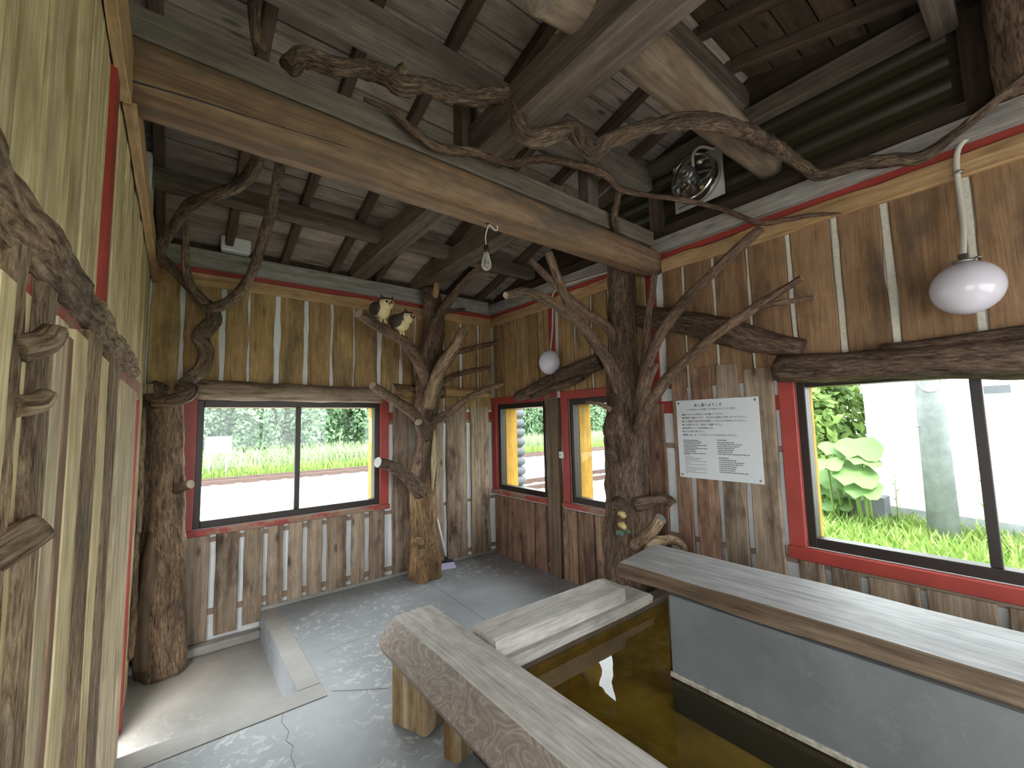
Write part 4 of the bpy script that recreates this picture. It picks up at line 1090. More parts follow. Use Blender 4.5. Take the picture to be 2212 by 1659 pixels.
# front bench: rounded half log with flat top
b1 = empty('log_bench', (1.13, 0.9, 0), 'thick bleached half log bench in front of the bath with swirling flank grain', 'bench')
prof = [(1.258, 0.502), (1.018, 0.502), (0.992, 0.480), (0.952, 0.438), (0.920, 0.388), (0.936, 0.352), (0.985, 0.322), (1.20, 0.318), (1.268, 0.36), (1.275, 0.44)]
secs = [(2.475, 0.03, 0, 0.86), (2.45, 0.012, 0, 0.97)] + [(2.39 - 0.16 * i, 0, 0, 1.0) for i in range(20)] + [(-0.82, 0, 0, 0.98)]
extrude('seat', prof, secs, lambda a, s, z: (a, s, z), [M['bench'], M['benchside']], lambda k: 0 if k in (0, 9) else 1, b1)
for cx, cy, hx_, hy_, ang in ((1.085, 2.255, 0.085, 0.125, 22), (1.13, 1.92, 0.06, 0.05, 22), (1.08, 0.1, 0.085, 0.12, 0)):
    an = math.radians(ang)
    V, Fc = obox((cx, cy, 0.1725), (math.cos(an), math.sin(an), 0), (-math.sin(an), math.cos(an), 0), (0, 0, 1), hx_, hy_, 0.1725, 0.014)
    add('leg', V, Fc, M['stained'], b1)
# middle bench across the far end of the bath
b2 = empty('log_bench', (1.85, 1.9, 0.372), 'short bleached bench across the far end of the bath on a narrow sill', 'bench')
prof = [(2.015, 0.522), (1.826, 0.522), (1.812, 0.514), (1.803, 0.432), (2.02, 0.430)]
secs = [(1.285, 0.0, 0, 1.0)] + [(1.35 + 0.1 * i, 0, 0, 1.0) for i in range(10)] + [(2.29, 0.0, 0, 0.99), (2.365, 0.03, -0.012, 0.86)]
extrude('seat', prof, secs, lambda a, s, z: (s, a, z), [M['bench']], lambda k: 0, b2)
prof = [(1.98, 0.431), (1.775, 0.431), (1.757, 0.422), (1.760, 0.380), (1.98, 0.373)]
secs = [(1.25, 0.0, 0, 1.0)] + [(1.35 + 0.1 * i, 0, 0, 1.0) for i in range(12)] + [(2.54, 0.0, 0, 0.98)]
extrude('sill_plank', prof, secs, lambda a, s, z: (s, a, z), [M['bench']], lambda k: 0, b2)
# tall plank on the concrete partition in the bath
b3 = empty('plank_counter', (2.2, 0.4, ZP), 'long silvered live edge plank on the grey concrete partition in the bath', 'counter')
prof = [(2.43, 0.802), (1.995, 0.802), (1.972, 0.790), (1.984, 0.728), (2.01, 0.716), (2.43, 0.716)]
def f3(a, s, z): return (a, s + (0.06 * (a - 2.0) / 0.4 if s > 1.5 else 0.0), z)
secs = [(1.585, 0, 0, 1.0)] + [(1.46 - 0.13 * i, 0, 0, 1.0) for i in range(18)] + [(-0.9, 0, 0, 1)]
extrude('top', prof, secs, f3, [M['benchgrey'], M['liveedge']], lambda k: 1 if k in (1, 2, 3, -1) else 0, b3, wob=0.014)
box('partition_wall', 1.968, 2.12, -0.88, 1.275, 0.345, 0.718, M['poolwall'], b3, ch=0.006)
box('wall_footing', 1.969, 2.119, -0.88, 1.274, ZP + 0.001, 0.344, M['tile'], b3, ch=0.002)
box('lime_rim', 1.955, 1.97, -0.88, 1.278, 0.336, 0.360, M['lime'], b3, ch=0.006)
box('support_block', 2.18, 2.32, 1.30, 1.42, ZP + 0.001, 0.718, M['liveedge'], b3)

# ================================================================== LAMPS, PIPES, FAN, BOXES
gl1 = empty('globe_lamp', (2.98, 0.216, 2.196), 'big white opal globe lamp on a bent cream pipe over the wide window', 'lamp')
sphere('globe', (2.98, 0.216, 2.196), 0.132, M['globe'], gl1, sz=0.97)
lathe('collar', [(0.0, 0), (0.04, 0), (0.04, 0.014), (0.018, 0.02), (0.018, 0.045), (0, 0.045)], (2.98, 0.216, 2.318), M['steel'], gl1, seg=20)
for s in (-1, 1):
    ribbon_tube('wing_screw', [(2.98, 0.216 + s * 0.035, 2.335), (2.98, 0.216 + s * 0.06, 2.335)], 0.004, M['steel'], gl1, sides=6)
ribbon_tube('pipe', [(2.98, 0.216, 2.35), P(2081, 490, X=3.05), P(2073, 420, X=3.11), P(2066, 345, X=3.11), P(2078, 309, X=3.11), P(2112, 286, X=3.11), P(2165, 263, X=3.11), P(2280, 215, X=3.11)], 0.0125, M['cream'], gl1, sides=12)
lathe('pipe_clip', [(0.0, 0), (0.019, 0), (0.019, 0.012), (0.0, 0.012)], P(2071, 375, X=3.11), M['steel'], gl1, seg=14)
c2 = P(1187, 783, X=3.05)
gl2 = empty('globe_lamp', c2, 'small white globe lamp hanging by the red strip near the back corner', 'lamp')
sphere('globe', c2, 0.112, M['globe'], gl2, sz=1.14)
lathe('collar', [(0.0, 0), (0.03, 0), (0.03, 0.02), (0.0, 0.02)], c2 + Vector((0, 0, 0.122)), M['steel'], gl2, seg=16)
ribbon_tube('cable', [c2 + Vector((0.01, -0.01, 0.135)), P(1193, 715, X=3.12), P(1194, 668, X=3.12), P(1192, 645, X=3.10), P(1206, 622, X=3.07), P(1250, 606, X=3.07), P(1330, 583, X=3.07)], 0.0085, M['cream'], gl2)
hb = P(1051, 482, Y=2.05)
bl = empty('bulb_lamp', hb, 'clear bare bulb hanging on a wire from a hook under the log beam', 'lamp')
s_ = (P(1051, 584, Y=2.05) - P(1051, 540, Y=2.05)).length
bt = P(1051, 584, Y=2.05)
lathe('bulb', [(0.0005, 0), (0.016, 0.004), (0.027, 0.018), (0.030, 0.034), (0.026, 0.060), (0.019, 0.085), (0.014, 0.105), (0.013, 0.112)], bt, M['bulbglass'], bl, seg=20)
lathe('holder', [(0.0, 0.110), (0.015, 0.110), (0.016, 0.125), (0.016, 0.150), (0.008, 0.160), (0.0, 0.162)], bt, M['black'], bl, seg=16)
ribbon_tube('filament', [bt + Vector((0, 0, 0.10)), bt + Vector((0.004, 0, 0.05)), bt + Vector((-0.004, 0, 0.03)), bt + Vector((0.003, 0, 0.022))], 0.0022, M['trimlog'], bl, sides=6, step=0.01)
ribbon_tube('wire', [bt + Vector((0, 0, 0.158)), P(1049, 510, Y=2.05), P(1055, 488, Y=2.05), P(1060, 488, Y=2.04), P(1070, 498, Y=2.04), P(1075, 492, Y=2.04), P(1066, 478, Y=2.045), P(1053, 474, Y=2.05)], 0.0032, M['white'], bl, sides=6, step=0.008)
lathe('ceiling_clip', [(0.0, -0.03), (0.011, -0.03), (0.014, -0.012), (0.008, 0.0), (0.0, 0.0)], P(1053, 478, Y=2.05) + Vector((0, 0, 0.012)), M['black'], bl, seg=12)

fy, fz, fx = 1.585, 3.455, XR - 0.075
fan = empty('exhaust_fan', (fx, fy, fz), 'polished metal exhaust fan mounted in the dark right gable', 'fan')
wbox('mount_plate', WR, fy - 0.2, fy + 0.2, fz - 0.195, fz + 0.195, 0.022, 0.034, M['fanplate'], fan)
prof = [(0.178, 0.0), (0.186, 0.0), (0.184, 0.05), (0.176, 0.085), (0.166, 0.10), (0.160, 0.096), (0.168, 0.07), (0.174, 0.03)]
def ring(name, prof, c, axis, mat, parent, seg=36):
    az = Vector(axis); ax = Vector((0, 1, 0)); ay = az.cross(ax)
    V, Fc, n = [], [], len(prof)
    for k in range(seg):
        t = 2 * math.pi * k / seg
        for r, h in prof: V.append(tuple(Vector(c) + az * h + (ax * math.cos(t) + ay * math.sin(t)) * r))
    for k in range(seg):
        k2 = (k + 1) % seg
        for i in range(n):
            i2 = (i + 1) % n
            Fc.append((k * n + i, k2 * n + i, k2 * n + i2, k * n + i2))
    return add(name, V, Fc, mat, parent, smooth=True)
ring('orifice_ring', prof, (XR - 0.034, fy, fz), (-1, 0, 0), M['chrome'], fan)
lathe('back_dish', [(0.0, 0.0), (0.16, 0.0), (0.16, 0.004), (0.0, 0.012)], (XR - 0.036, fy, fz), M['chrome'], fan, seg=32, axis=(-1, 0, 0))
for k in range(4):
    V, Fc = [], []
    for i in range(7):
        r = 0.045 + 0.115 * i / 6
        for j in range(6):
            t = (j / 5 - 0.5)
            wd = (0.6 + 0.75 * i / 6)
            th = k * math.pi / 2 + 0.3 + t * wd * 1.0
            d = 0.045 + 0.045 * t + 0.012 * math.sin(i / 6 * 3)
            V.append(WR(fy + r * math.cos(th), fz + r * math.sin(th), 0.034 + d))
    for i in range(6):
        for j in range(5):
            Fc.append((i * 6 + j, i * 6 + j + 1, (i + 1) * 6 + j + 1, (i + 1) * 6 + j))
    add('blade', V, Fc, M['chrome'], fan, smooth=True)
lathe('motor', [(0.0, 0.0), (0.062, 0.0), (0.064, 0.06), (0.058, 0.075), (0.044, 0.078), (0.042, 0.072), (0.036, 0.072), (0.033, 0.082), (0.018, 0.082), (0.016, 0.076), (0.0, 0.076)], (XR - 0.11, fy + 0.02, fz + 0.02), M['steel'], fan, seg=28, axis=(-1, 0, 0))
for s in (-1, 1):
    beam('motor_stay', (XR - 0.13, fy + s * 0.06, fz), (XR - 0.10, fy + s * 0.165, fz - 0.01), 0.02, 0.006, M['steel'], fan)
ribbon_tube('motor_cable', [(XR - 0.15, fy - 0.03, fz + 0.05), (XR - 0.17, fy - 0.05, fz + 0.14), (XR - 0.13, fy - 0.09, fz + 0.19), (XR - 0.05, fy - 0.15, fz + 0.17)], 0.011, M['cream'], fan, sides=10)
ribbon_tube('pull_wire', [(XR - 0.06, fy - 0.13, fz - 0.10), (XR - 0.07, fy - 0.04, fz - 0.17), (XR - 0.05, fy + 0.16, fz - 0.17)], 0.003, M['black'], fan, sides=6)

def soft_box(name, x0, x1, y0, y1, z0, z1, mat, parent=None, ch=0.015):
    return box(name, x0, x1, y0, y1, z0, z1, mat, parent, ch=ch)
e1 = empty('junction_box', (0.35, 4.33, 3.20), 'white rounded plastic box on the back wall plate above the left vine', 'electrical box')
soft_box('lid', 0.24, 0.462, 4.30, 4.345, 3.135, 3.262, M['white'], e1, 0.02)
soft_box('back_plate', 0.245, 0.457, 4.345, 4.40, 3.14, 3.257, M['white'], e1, 0.006)
e2_ = empty('junction_box', (XL, 3.7, 3.25), 'tall white electrical box high in the left gable beside the pale strip', 'electrical box')
soft_box('case', XL - 0.055, XL + 0.035, 3.52, 3.86, 3.11, 3.42, M['plaster'], e2_, 0.01)
box('latch', XL + 0.03, XL + 0.045, 3.58, 3.62, 3.22, 3.28, M['steel'], e2_)
sw = empty('light_switch', P(1216, 983, X=XR - 0.03), 'small white switch on the red casing beside the plank post', 'switch')
c = P(1215, 983, X=XR - 0.03)
soft_box('plate', XR - 0.05, XR - 0.028, c.y - 0.028, c.y + 0.035, c.z - 0.032, c.z + 0.036, M['white'], sw, 0.006)
box('rocker', XR - 0.055, XR - 0.049, c.y - 0.002, c.y + 0.022, c.z - 0.012, c.z + 0.016, M['cream'], sw, ch=0.002)

# broom
bh = P(968, 1228, Z=0.0)
br = empty('broom', bh, 'small broom with white handle and lilac bristles leaning behind the owl trunk', 'broom')
top = P(944, 1120, Y=4.40)
a = Vector((bh.x - 0.0, bh.y + 0.03, 0.09))
ribbon_tube('handle', [a, a.lerp(top, 0.5), top], 0.0125, M['white'], br, sides=10, step=0.2)
beam('head', (bh.x - 0.075, bh.y + 0.045, 0.07), (bh.x + 0.075, bh.y + 0.015, 0.07), 0.045, 0.025, M['navy'], br)
lathe('socket', [(0.0, 0), (0.02, 0), (0.017, 0.05), (0.0, 0.05)], (bh.x, bh.y + 0.03, 0.075), M['navy'], br, seg=12, axis=(top - a).normalized())
Vb, Fb, _m = [], [], []
dx = Vector((0.15, -0.03, 0)).normalized(); dy = Vector((0.03, 0.15, 0)).normalized()
for sgn_z, hx_, hy_ in ((0.002, 0.09, 0.035), (0.06, 0.072, 0.02)):
    for sx, sy in ((-1, -1), (1, -1), (1, 1), (-1, 1)):
        Vb.append(tuple(Vector((bh.x, bh.y + 0.03 - (0.02 if sgn_z < 0.01 else 0), sgn_z)) + dx * (hx_ * sx) + dy * (hy_ * sy)))
add('bristles', Vb, [(0, 3, 2, 1), (4, 5, 6, 7), (0, 1, 5, 4), (1, 2, 6, 5), (2, 3, 7, 6), (3, 0, 4, 7)], M['broomblue'], br)

# ================================================================== NOTICE BOARD
SX = XR - 0.045
sgn = empty('notice_board', (SX, 1.58, 1.44), 'white foot bath notice with black Japanese text screwed to the boards', 'sign')
SC4 = [P(1460, 866, X=SX), P(1637.5, 853.5, X=SX), P(1653, 1047, X=SX), P(1471, 1031, X=SX)]
ty, by = SC4[0], SC4[3]
sy0, sy1, sz0, sz1 = SC4[1].y, SC4[0].y, SC4[2].z, SC4[0].z
box('panel', SX, SX + 0.004, sy0, sy1, sz0, sz1, M['sign'], sgn, ch=0.001)
for yy in (sy0 + 0.022, sy1 - 0.022):
    for zz in (sz0 + 0.022, sz1 - 0.022):
        lathe('screw', [(0, 0), (0.009, 0), (0.008, 0.003), (0, 0.004)], (SX, yy, zz), M['steel'], sgn, seg=12, axis=(-1, 0, 0))
SW, SH = sy1 - sy0, sz1 - sz0
def text(name, s, u, v, size, mat, align='LEFT', fit=None):
    """printed line at fractions u (from the left) and v (from the top) of the notice"""
    cu = bpy.data.curves.new(name, 'FONT')
    cu.body = s; cu.size = size; cu.align_x = align; cu.resolution_u = 2; cu.offset = size * 0.018
    t = bpy.data.objects.new(name, cu); COL.objects.link(t)
    dg = bpy.context.evaluated_depsgraph_get()
    me = bpy.data.meshes.new_from_object(t.evaluated_get(dg))
    bpy.data.objects.remove(t); bpy.data.curves.remove(cu)
    n = len(me.vertices)
    co = np.empty(n * 3); me.vertices.foreach_get('co', co); co = co.reshape(-1, 3)
    if n == 0: return
    w = co[:, 0].max() - co[:, 0].min()
    k = (fit * SW / w) if fit else 1.0
    off = 0 if align != 'CENTER' else 0
    x0 = co[:, 0].min()
    V = [(SX - 0.0008, sy1 - u * SW - (p[0] - x0) * k, sz1 - v * SH + p[1] * k) for p in co]
    Fc = [tuple(p.vertices) for p in me.polygons]
    bpy.data.meshes.remove(me)
    return add(name, V, Fc, mat, sgn)
text('heading', 'あし湯へようこそ', 0.245, 0.088, 0.05, M['ink'], fit=0.345)
text('line', 'いつもきれいにご利用いただきありがとうございます。', 0.148, 0.135, 0.03, M['ink'], fit=0.60)
L7 = [('●滑りやすいので足元に十分注意してください。', 0.075, 0.19, 0.535), ('●足専用の温泉ですので、それ以外の目的に使用しないでください。', 0.075, 0.233, 0.79),
      ('●この温泉は飲用の許可を取得していないので飲まないでください。', 0.075, 0.277, 0.79), ('●この施設での飲食・喫煙はご遠慮ください。', 0.075, 0.32, 0.505),
      ('●犬猫等のペットの利用は禁止です。', 0.075, 0.364, 0.40), ('●ゴミはお持ち帰り下さい。', 0.075, 0.407, 0.295), ('●動物（猫、犬、キツネなど）にエサを与えないで下さい。', 0.075, 0.452, 0.67)]
for s, u, v, f in L7: text('line', s, u, v + 0.008, 0.026, M['ink'], fit=f)
# rows of print too small to read in the photograph
def rows(name, u, vs_, ws, h, mat, bullet=False):
    V, Fc = [], []
    def quad(u0, u1, v0, v1):
        n = len(V)
        for (a, b) in ((u0, v1), (u1, v1), (u1, v0), (u0, v0)):
            V.append((SX - 0.0008, sy1 - a * SW, sz1 - b * SH))
        Fc.append((n, n + 1, n + 2, n + 3))
    rr = random.Random(5)
    for v, w in zip(vs_, ws):
        x = u
        if bullet: quad(x, x + 0.012, v - 0.006, v + 0.006); x += 0.017
        while x < u + w - 0.008:
            l = rr.uniform(0.012, 0.03)
            quad(x, min(x + l, u + w), v - h / 2, v + h / 2); x += l + 0.005
    return tag(add(name, V, Fc, mat, sgn), kind='stuff')
rows('small_print', 0.075, [0.520, 0.540, 0.560, 0.582, 0.602, 0.622, 0.642, 0.662, 0.685, 0.70], [0.20, 0.245, 0.22, 0.315, 0.20, 0.305, 0.165, 0.168, 0.285, 0.07], 0.009, M['ink'])
rows('small_print', 0.085, [0.728, 0.748, 0.766, 0.786, 0.806, 0.826, 0.844, 0.866, 0.886, 0.906, 0.926, 0.944], [0.11, 0.23, 0.2, 0.28, 0.07, 0.275, 0.035, 0.265, 0.28, 0.14, 0.28, 0.025], 0.006, M['greyink'])
rows('small_print', 0.505, [0.512], [0.115], 0.013, M['greyink'])
rows('small_print', 0.505, [0.540, 0.564, 0.588, 0.610, 0.634, 0.657, 0.681], [0.20, 0.29, 0.26, 0.2, 0.195, 0.18, 0.36], 0.012, M['greyink'], True)
rows('small_print', 0.515, [0.728], [0.115], 0.013, M['greyink'])
rows('small_print', 0.515, [0.754, 0.779, 0.803, 0.827, 0.851, 0.875, 0.899], [0.20, 0.29, 0.27, 0.2, 0.195, 0.18, 0.33], 0.012, M['greyink'], True)

# ================================================================== OWLS
def owl(base, yaw, tilt, label, turn=0.0):
    root = empty('owl_figure', base, label, 'owl figurine', 'owls on the branch')
    rot = Matrix.Rotation(yaw, 3, 'Z') @ Matrix.Rotation(tilt, 3, 'Y')
    hrot = Matrix.Rotation(yaw + turn, 3, 'Z')
    def W(p): return Vector(base) + rot @ Vector(p)
    # body: egg with x = facing direction, leaning forward
    def blob(name, c, r3, mats, parent, R, pick=None, seg=18, rings=12):
        V, Fc, fm = [], [], []
        for i in range(rings + 1):
            a = math.pi * i / rings
            for k in range(seg):
                t = 2 * math.pi * k / seg
                p = Vector((math.sin(a) * math.cos(t) * r3[0], math.sin(a) * math.sin(t) * r3[1], -math.cos(a) * r3[2]))
                V.append(tuple(c + R @ p))
        for i in range(rings):
            for k in range(seg):
                k2 = (k + 1) % seg
                Fc.append((i * seg + k, i * seg + k2, (i + 1) * seg + k2, (i + 1) * seg + k))
                a = math.pi * (i + 0.5) / rings; t = 2 * math.pi * (k + 0.5) / seg
                fm.append(pick(math.sin(a) * math.cos(t), math.sin(a) * math.sin(t), -math.cos(a)) if pick else 0)
        return add(name, V, Fc, mats, parent, smooth=True, fmat=fm)
    two = [M['owlcream'], M['owldark']]
    blob('body', W((0, 0, 0.115)), (0.088, 0.075, 0.088), two, root, rot, lambda x, y, z: 1 if (x * 0.75 - z * 0.45) < -0.28 else 0)
    hc = W((0.05, 0, 0.165))
    head = blob('head', hc, (0.066, 0.068, 0.062), two, root, hrot, lambda x, y, z: 1 if (z > 0.5 or x < 0.12) else 0)
    def H(p): return hc + hrot @ Vector(p)
    for s in (-1, 1):
        blob('eye_disc', H((0.050, s * 0.026, 0.004)), (0.016, 0.027, 0.028), [M['owlcream']], head, hrot)
        blob('eye', H((0.064, s * 0.024, 0.006)), (0.009, 0.012, 0.012), [M['owleye']], head, hrot)
        tube('ear_tuft', [H((0.02, s * 0.045, 0.045)), H((0.026, s * 0.058, 0.075))], [0.018, 0.003], M['owldark'], head, sides=6, step=0.01, lump=0)
        blob('wing', W((-0.022, s * 0.062, 0.115)), (0.078, 0.022, 0.062), [M['owldark']], root, rot)
        tube('foot', [W((0.02, s * 0.022, 0.05)), W((0.03, s * 0.024, 0.018)), W((0.045, s * 0.026, 0.004))], [0.014, 0.011, 0.008], M['owlcream'], root, sides=8, step=0.01, lump=0)
    tube('beak', [H((0.062, 0, -0.006)), H((0.078, 0, -0.012)), H((0.076, 0, -0.026))], [0.009, 0.007, 0.002], M['owldark'], head, sides=8, step=0.008, lump=0)
    tube('tail', [W((-0.07, 0, 0.08)), W((-0.11, 0, 0.03))], [0.03, 0.012], M['owldark'], root, sides=8, step=0.02, lump=0, squash=0.5)
    return root
owl(P(822, 699, Y=3.70) + Vector((0, 0, 0.01)), math.radians(-74), math.radians(8), 'upper owl figurine with both eyes turned to the room, on the sawn branch', math.radians(-10))
owl(P(862, 725, Y=3.78) + Vector((0, 0, 0.012)), math.radians(-60), math.radians(12), 'lower owl figurine seen from the side, on the sawn branch', math.radians(5))

# ================================================================== OUTSIDE
GZ = -0.35
def ground(name, x0, x1, y0, y1, mat, z=GZ):
    V = [(x0, y0, z), (x1, y0, z), (x1, y1, z), (x0, y1, z)]
    return tag(add(name, V, [(0, 1, 2, 3)], mat), kind='structure')
ground('ground', -40, 60, YB + 0.14, 19.2, M['gravel'])['label'] = 'white gravel yard with railway tracks'
ground('ground_verge', -40, 60, 19.2, 60, M['earth'], GZ + 0.01)['label'] = 'green bank beyond the tracks'
ground('ground_side', XR + 0.14, 60, -40, YB + 0.14, M['earth'])['label'] = 'grassy strip beside the white house'
ground('ground_left', -40, XL - 0.14, -40, YB + 0.14, M['gravel'])['label'] = 'gravel outside the entrance'
ground('ground_near', XL - 0.14, XR + 0.14, -40, YN - 0.14, M['gravel'])['label'] = 'gravel behind the shelter'
bank = add('ground_bank', [(-40, 33, GZ), (60, 33, GZ), (60, 46, 9), (-40, 46, 9)], [(0, 1, 2, 3)], M['bank'])
tag(bank, 'dark green wooded slope behind the forest trees', kind='structure')
# two tracks
for yy, lab in ((9.35, 'near railway track crossing the gravel yard'), (18.0, 'far railway track along the grassy bank')):
    t = empty('railway_track', (5, yy + 0.53, GZ), lab, 'railway track')
    for dy in (0.0, 1.067):
        box('rail', -30, 45, yy + dy - 0.04, yy + dy + 0.04, GZ + 0.0, GZ + 0.15, M['rail'], t, 'x')
    for k in range(60):
        x = -12 + k * 0.72
        box('sleeper', x, x + 0.2, yy - 0.45, yy + 1.5, GZ - 0.02, GZ + 0.03, M['sleeper'], t, 'y')
pe = box('platform_edge', -10, 40, 8.05, 8.13, GZ - 0.02, GZ + 0.02, M['sleeper'], None, 'x')
tag(pe, 'dark edge line of the platform before the near track', 'kerb')
rs = random.Random(11)
def leaf_cloud(n, c, r3, size, shell=0.45, flat=0.3, zmin=None):
    V, Fc = [], []
    k = 0
    while k < n:
        p = Vector((rs.uniform(-1, 1), rs.uniform(-1, 1), rs.uniform(-1, 1)))
        l = p.length
        if l > 1 or l < shell: continue
        p *= 0.8 + 0.35 * noise.noise(p * 2.5 + Vector(c))
        q_ = Vector((c[0] + p.x * r3[0], c[1] + p.y * r3[1], c[2] + p.z * r3[2]))
        if zmin is not None and q_.z < zmin: q_.z = zmin + rs.uniform(0, 0.4)
        nrm = (p.normalized() + Vector((rs.uniform(-1, 1), rs.uniform(-1, 1), rs.uniform(0, 1.2))) * 0.8).normalized()
        u = nrm.cross(Vector((rs.uniform(-1, 1), rs.uniform(-1, 1), rs.uniform(-1, 1)))).normalized()
        v = nrm.cross(u)
        s = size * rs.uniform(0.6, 1.3)
        b = len(V)
        V += [tuple(q_ - u * s), tuple(q_ + v * s * 0.45), tuple(q_ + u * s), tuple(q_ - v * s * 0.45)]
        Fc.append((b, b + 1, b + 2, b + 3)); k += 1
    return V, Fc
def make_tree(c, r3, n, size, mat, th, label, cat='tree', group=None, name='leafy_tree'):
    root = empty(name, (c[0], c[1], GZ), label, cat, group)
    V, Fc = leaf_cloud(n, c, r3, size, zmin=GZ + 0.1)
    add('foliage', V, Fc, mat, root, rest=np.zeros((len(V), 3)))
    tube('stem', [(c[0], c[1], GZ), (c[0] + 0.1, c[1], (c[2] + GZ) / 2), (c[0], c[1], c[2] + r3[2] * 0.6)], [th, th * 0.8, th * 0.3], M['bark'], root, sides=8, step=0.5)
    return root
def copy_tree(o, loc, rz, label):
    c = o.copy(); COL.objects.link(c); c.location = loc; c.rotation_euler = (0, 0, rz); c['label'] = label
    for ch in o.children:
        d = ch.copy(); COL.objects.link(d); d.parent = c
    return c
side = ['leftmost', 'second', 'third', 'fourth', 'fifth', 'sixth', 'seventh', 'eighth', 'ninth', 'tenth', 'eleventh', 'twelfth', 'thirteenth']
grp = 'forest trees beyond the tracks'
protos = []
for i in range(13):
    x = -7 + i * 3.4 + rs.uniform(-0.5, 0.5); yy = 25.5 + rs.uniform(-1.0, 1.6)
    lab = '%s dense green forest tree along the bank beyond the far track' % side[i]
    if i < 3:
        protos.append(make_tree((x, yy, 2.7), (2.6, 1.9, 3.6 + 0.5 * i), 10500, 0.135, M['leafdark'], 0.14, lab, group=grp))
    else:
        copy_tree(protos[i % 3], (x, yy, GZ), rs.uniform(0, 6), lab)
# a second rank closes the wood
for i in range(13):
    copy_tree(protos[i % 3], (-8 + i * 3.7, 29.5, GZ), rs.uniform(0, 6), '%s tree of the rear rank in the wood beyond the far track' % side[i])
def blades(name, n, area, h, w, mat, label, z=GZ, lean=0.35, avoid=None):
    V, Fc = [], []
    k = 0
    while k < n:
        x, y = rs.uniform(area[0], area[1]), rs.uniform(area[2], area[3])
        if avoid and avoid(x, y): continue
        hh = h * rs.uniform(0.5, 1.25); a = rs.uniform(0, 6.28)
        dx, dy = math.cos(a) * w, math.sin(a) * w
        lx, ly = rs.uniform(-lean, lean) * hh, rs.uniform(-lean, lean) * hh
        b = len(V)
        V += [(x - dx, y - dy, z), (x + dx, y + dy, z), (x + lx * 0.5 + dx * 0.7, y + ly * 0.5 + dy * 0.7, z + hh * 0.6), (x + lx * 0.5 - dx * 0.7, y + ly * 0.5 - dy * 0.7, z + hh * 0.6), (x + lx * 1.5, y + ly * 1.5, z + hh)]
        Fc += [(b, b + 1, b + 2, b + 3), (b + 3, b + 2, b + 4)]; k += 1
    o = add(name, V, Fc, mat, rest=np.zeros((len(V), 3)))
    return tag(o, label, 'grass', kind='stuff')
blades('verge_grass', 9000, (-8, 32, 19.25, 20.6), 0.45, 0.025, M['grass'], 'short bright grass along the far track')
blades('meadow_grass', 15000, (-10, 34, 20.2, 24.0), 1.0, 0.03, M['grasspale'], 'tall pale seeding grass before the forest')
hx = lambda x, y: x > 10.5 - 0.31 * (2.3 - y) - 0.1 and y < 2.35
blades('side_grass', 15000, (3.5, 12, -3.5, 4.4), 0.24, 0.018, M['grass'], 'bright green grass between the shelter and the white house', avoid=hx)
# white house
hc_ = Vector((10.5, 2.3, 0)); hd = Vector((-0.57, -1.85, 0)).normalized(); hn = Vector((-hd.y, hd.x, 0))
if hn.x < 0: hn = -hn
house = empty('white_house', (10.5, 2.3, GZ), 'plain white house wall filling the wide window view', 'building')
cc = hc_ + hd * 6 + hn * 2.5 + Vector((0, 0, 2.6))
V, Fc = obox(cc, hd, hn, (0, 0, 1), 6, 2.5, 2.95, 0.02); add('wall', V, Fc, M['housewall'], house)
V, Fc = obox(cc + Vector((0, 0, 3.05)), hd, hn, (0, 0, 1), 6.3, 2.8, 0.1, 0.02); add('roof', V, Fc, M['greyroof'] if 'greyroof' in M else M['logend'], house)
V, Fc = obox(hc_ + hd * 6 - hn * 0.01 + Vector((0, 0, GZ + 0.12)), hd, hn, (0, 0, 1), 6, 0.03, 0.14, 0.005); add('plinth', V, Fc, M['polecon'], house)
def on_house(px, py):
    d = F_ + R_ * ((px - CX) / FPX) - U_ * ((py - CY) / FPX)
    return CAM + d * ((hc_ - CAM).dot(hn) / d.dot(hn))
ac_c = on_house(2168, 824)
ac = empty('vent_hood', ac_c, 'white vent hood with dark louvre on the white house wall', 'vent')
V, Fc = obox(ac_c - hn * 0.09, hd, hn, (0, 0, 1), 0.28, 0.09, 0.20, 0.02); add('hood', V, Fc, M['white'], ac)
V, Fc = obox(ac_c - hn * 0.185 - Vector((0, 0, 0.12)) - hd * 0.05, hd, hn, (0, 0, 1), 0.18, 0.006, 0.06, 0.003); add('louvre', V, Fc, M['logend'], ac)
V, Fc = obox(ac_c - hn * 0.185 - Vector((0, 0, 0.10)) + hd * 0.22, hd, hn, (0, 0, 1), 0.025, 0.008, 0.07, 0.003); add('bracket', V, Fc, M['steel'], ac)
# utility pole
pb = P(2042, 1168, Z=GZ)
pole = empty('utility_pole', (pb.x, pb.y, GZ), 'thick grey concrete utility pole before the white house', 'pole')
lathe('shaft', [(0.0, 0), (0.185, 0.0), (0.135, 7.0), (0.0, 7.0)], (pb.x, pb.y, GZ), M['polecon'], pole, seg=24)
lathe('band', [(0.168, 0.0), (0.178, 0.0), (0.178, 0.03), (0.168, 0.03)], (pb.x, pb.y, P(2040, 826, Y=pb.y).z), M['steel'], pole, seg=24)
for px, py, sgn_ in ((2010, 922, 1), (2075, 846, -1)):
    z = P(px, py, Y=pb.y).z
    ribbon_tube('step_bolt', [(pb.x - 0.10 * sgn_ * 0.6, pb.y + 0.10 * sgn_, z), (pb.x - 0.36 * sgn_ * 0.62, pb.y + 0.36 * sgn_ * 0.78, z)], 0.012, M['steel'], pole, sides=6)
zc = P(2040, 836, Y=pb.y).z
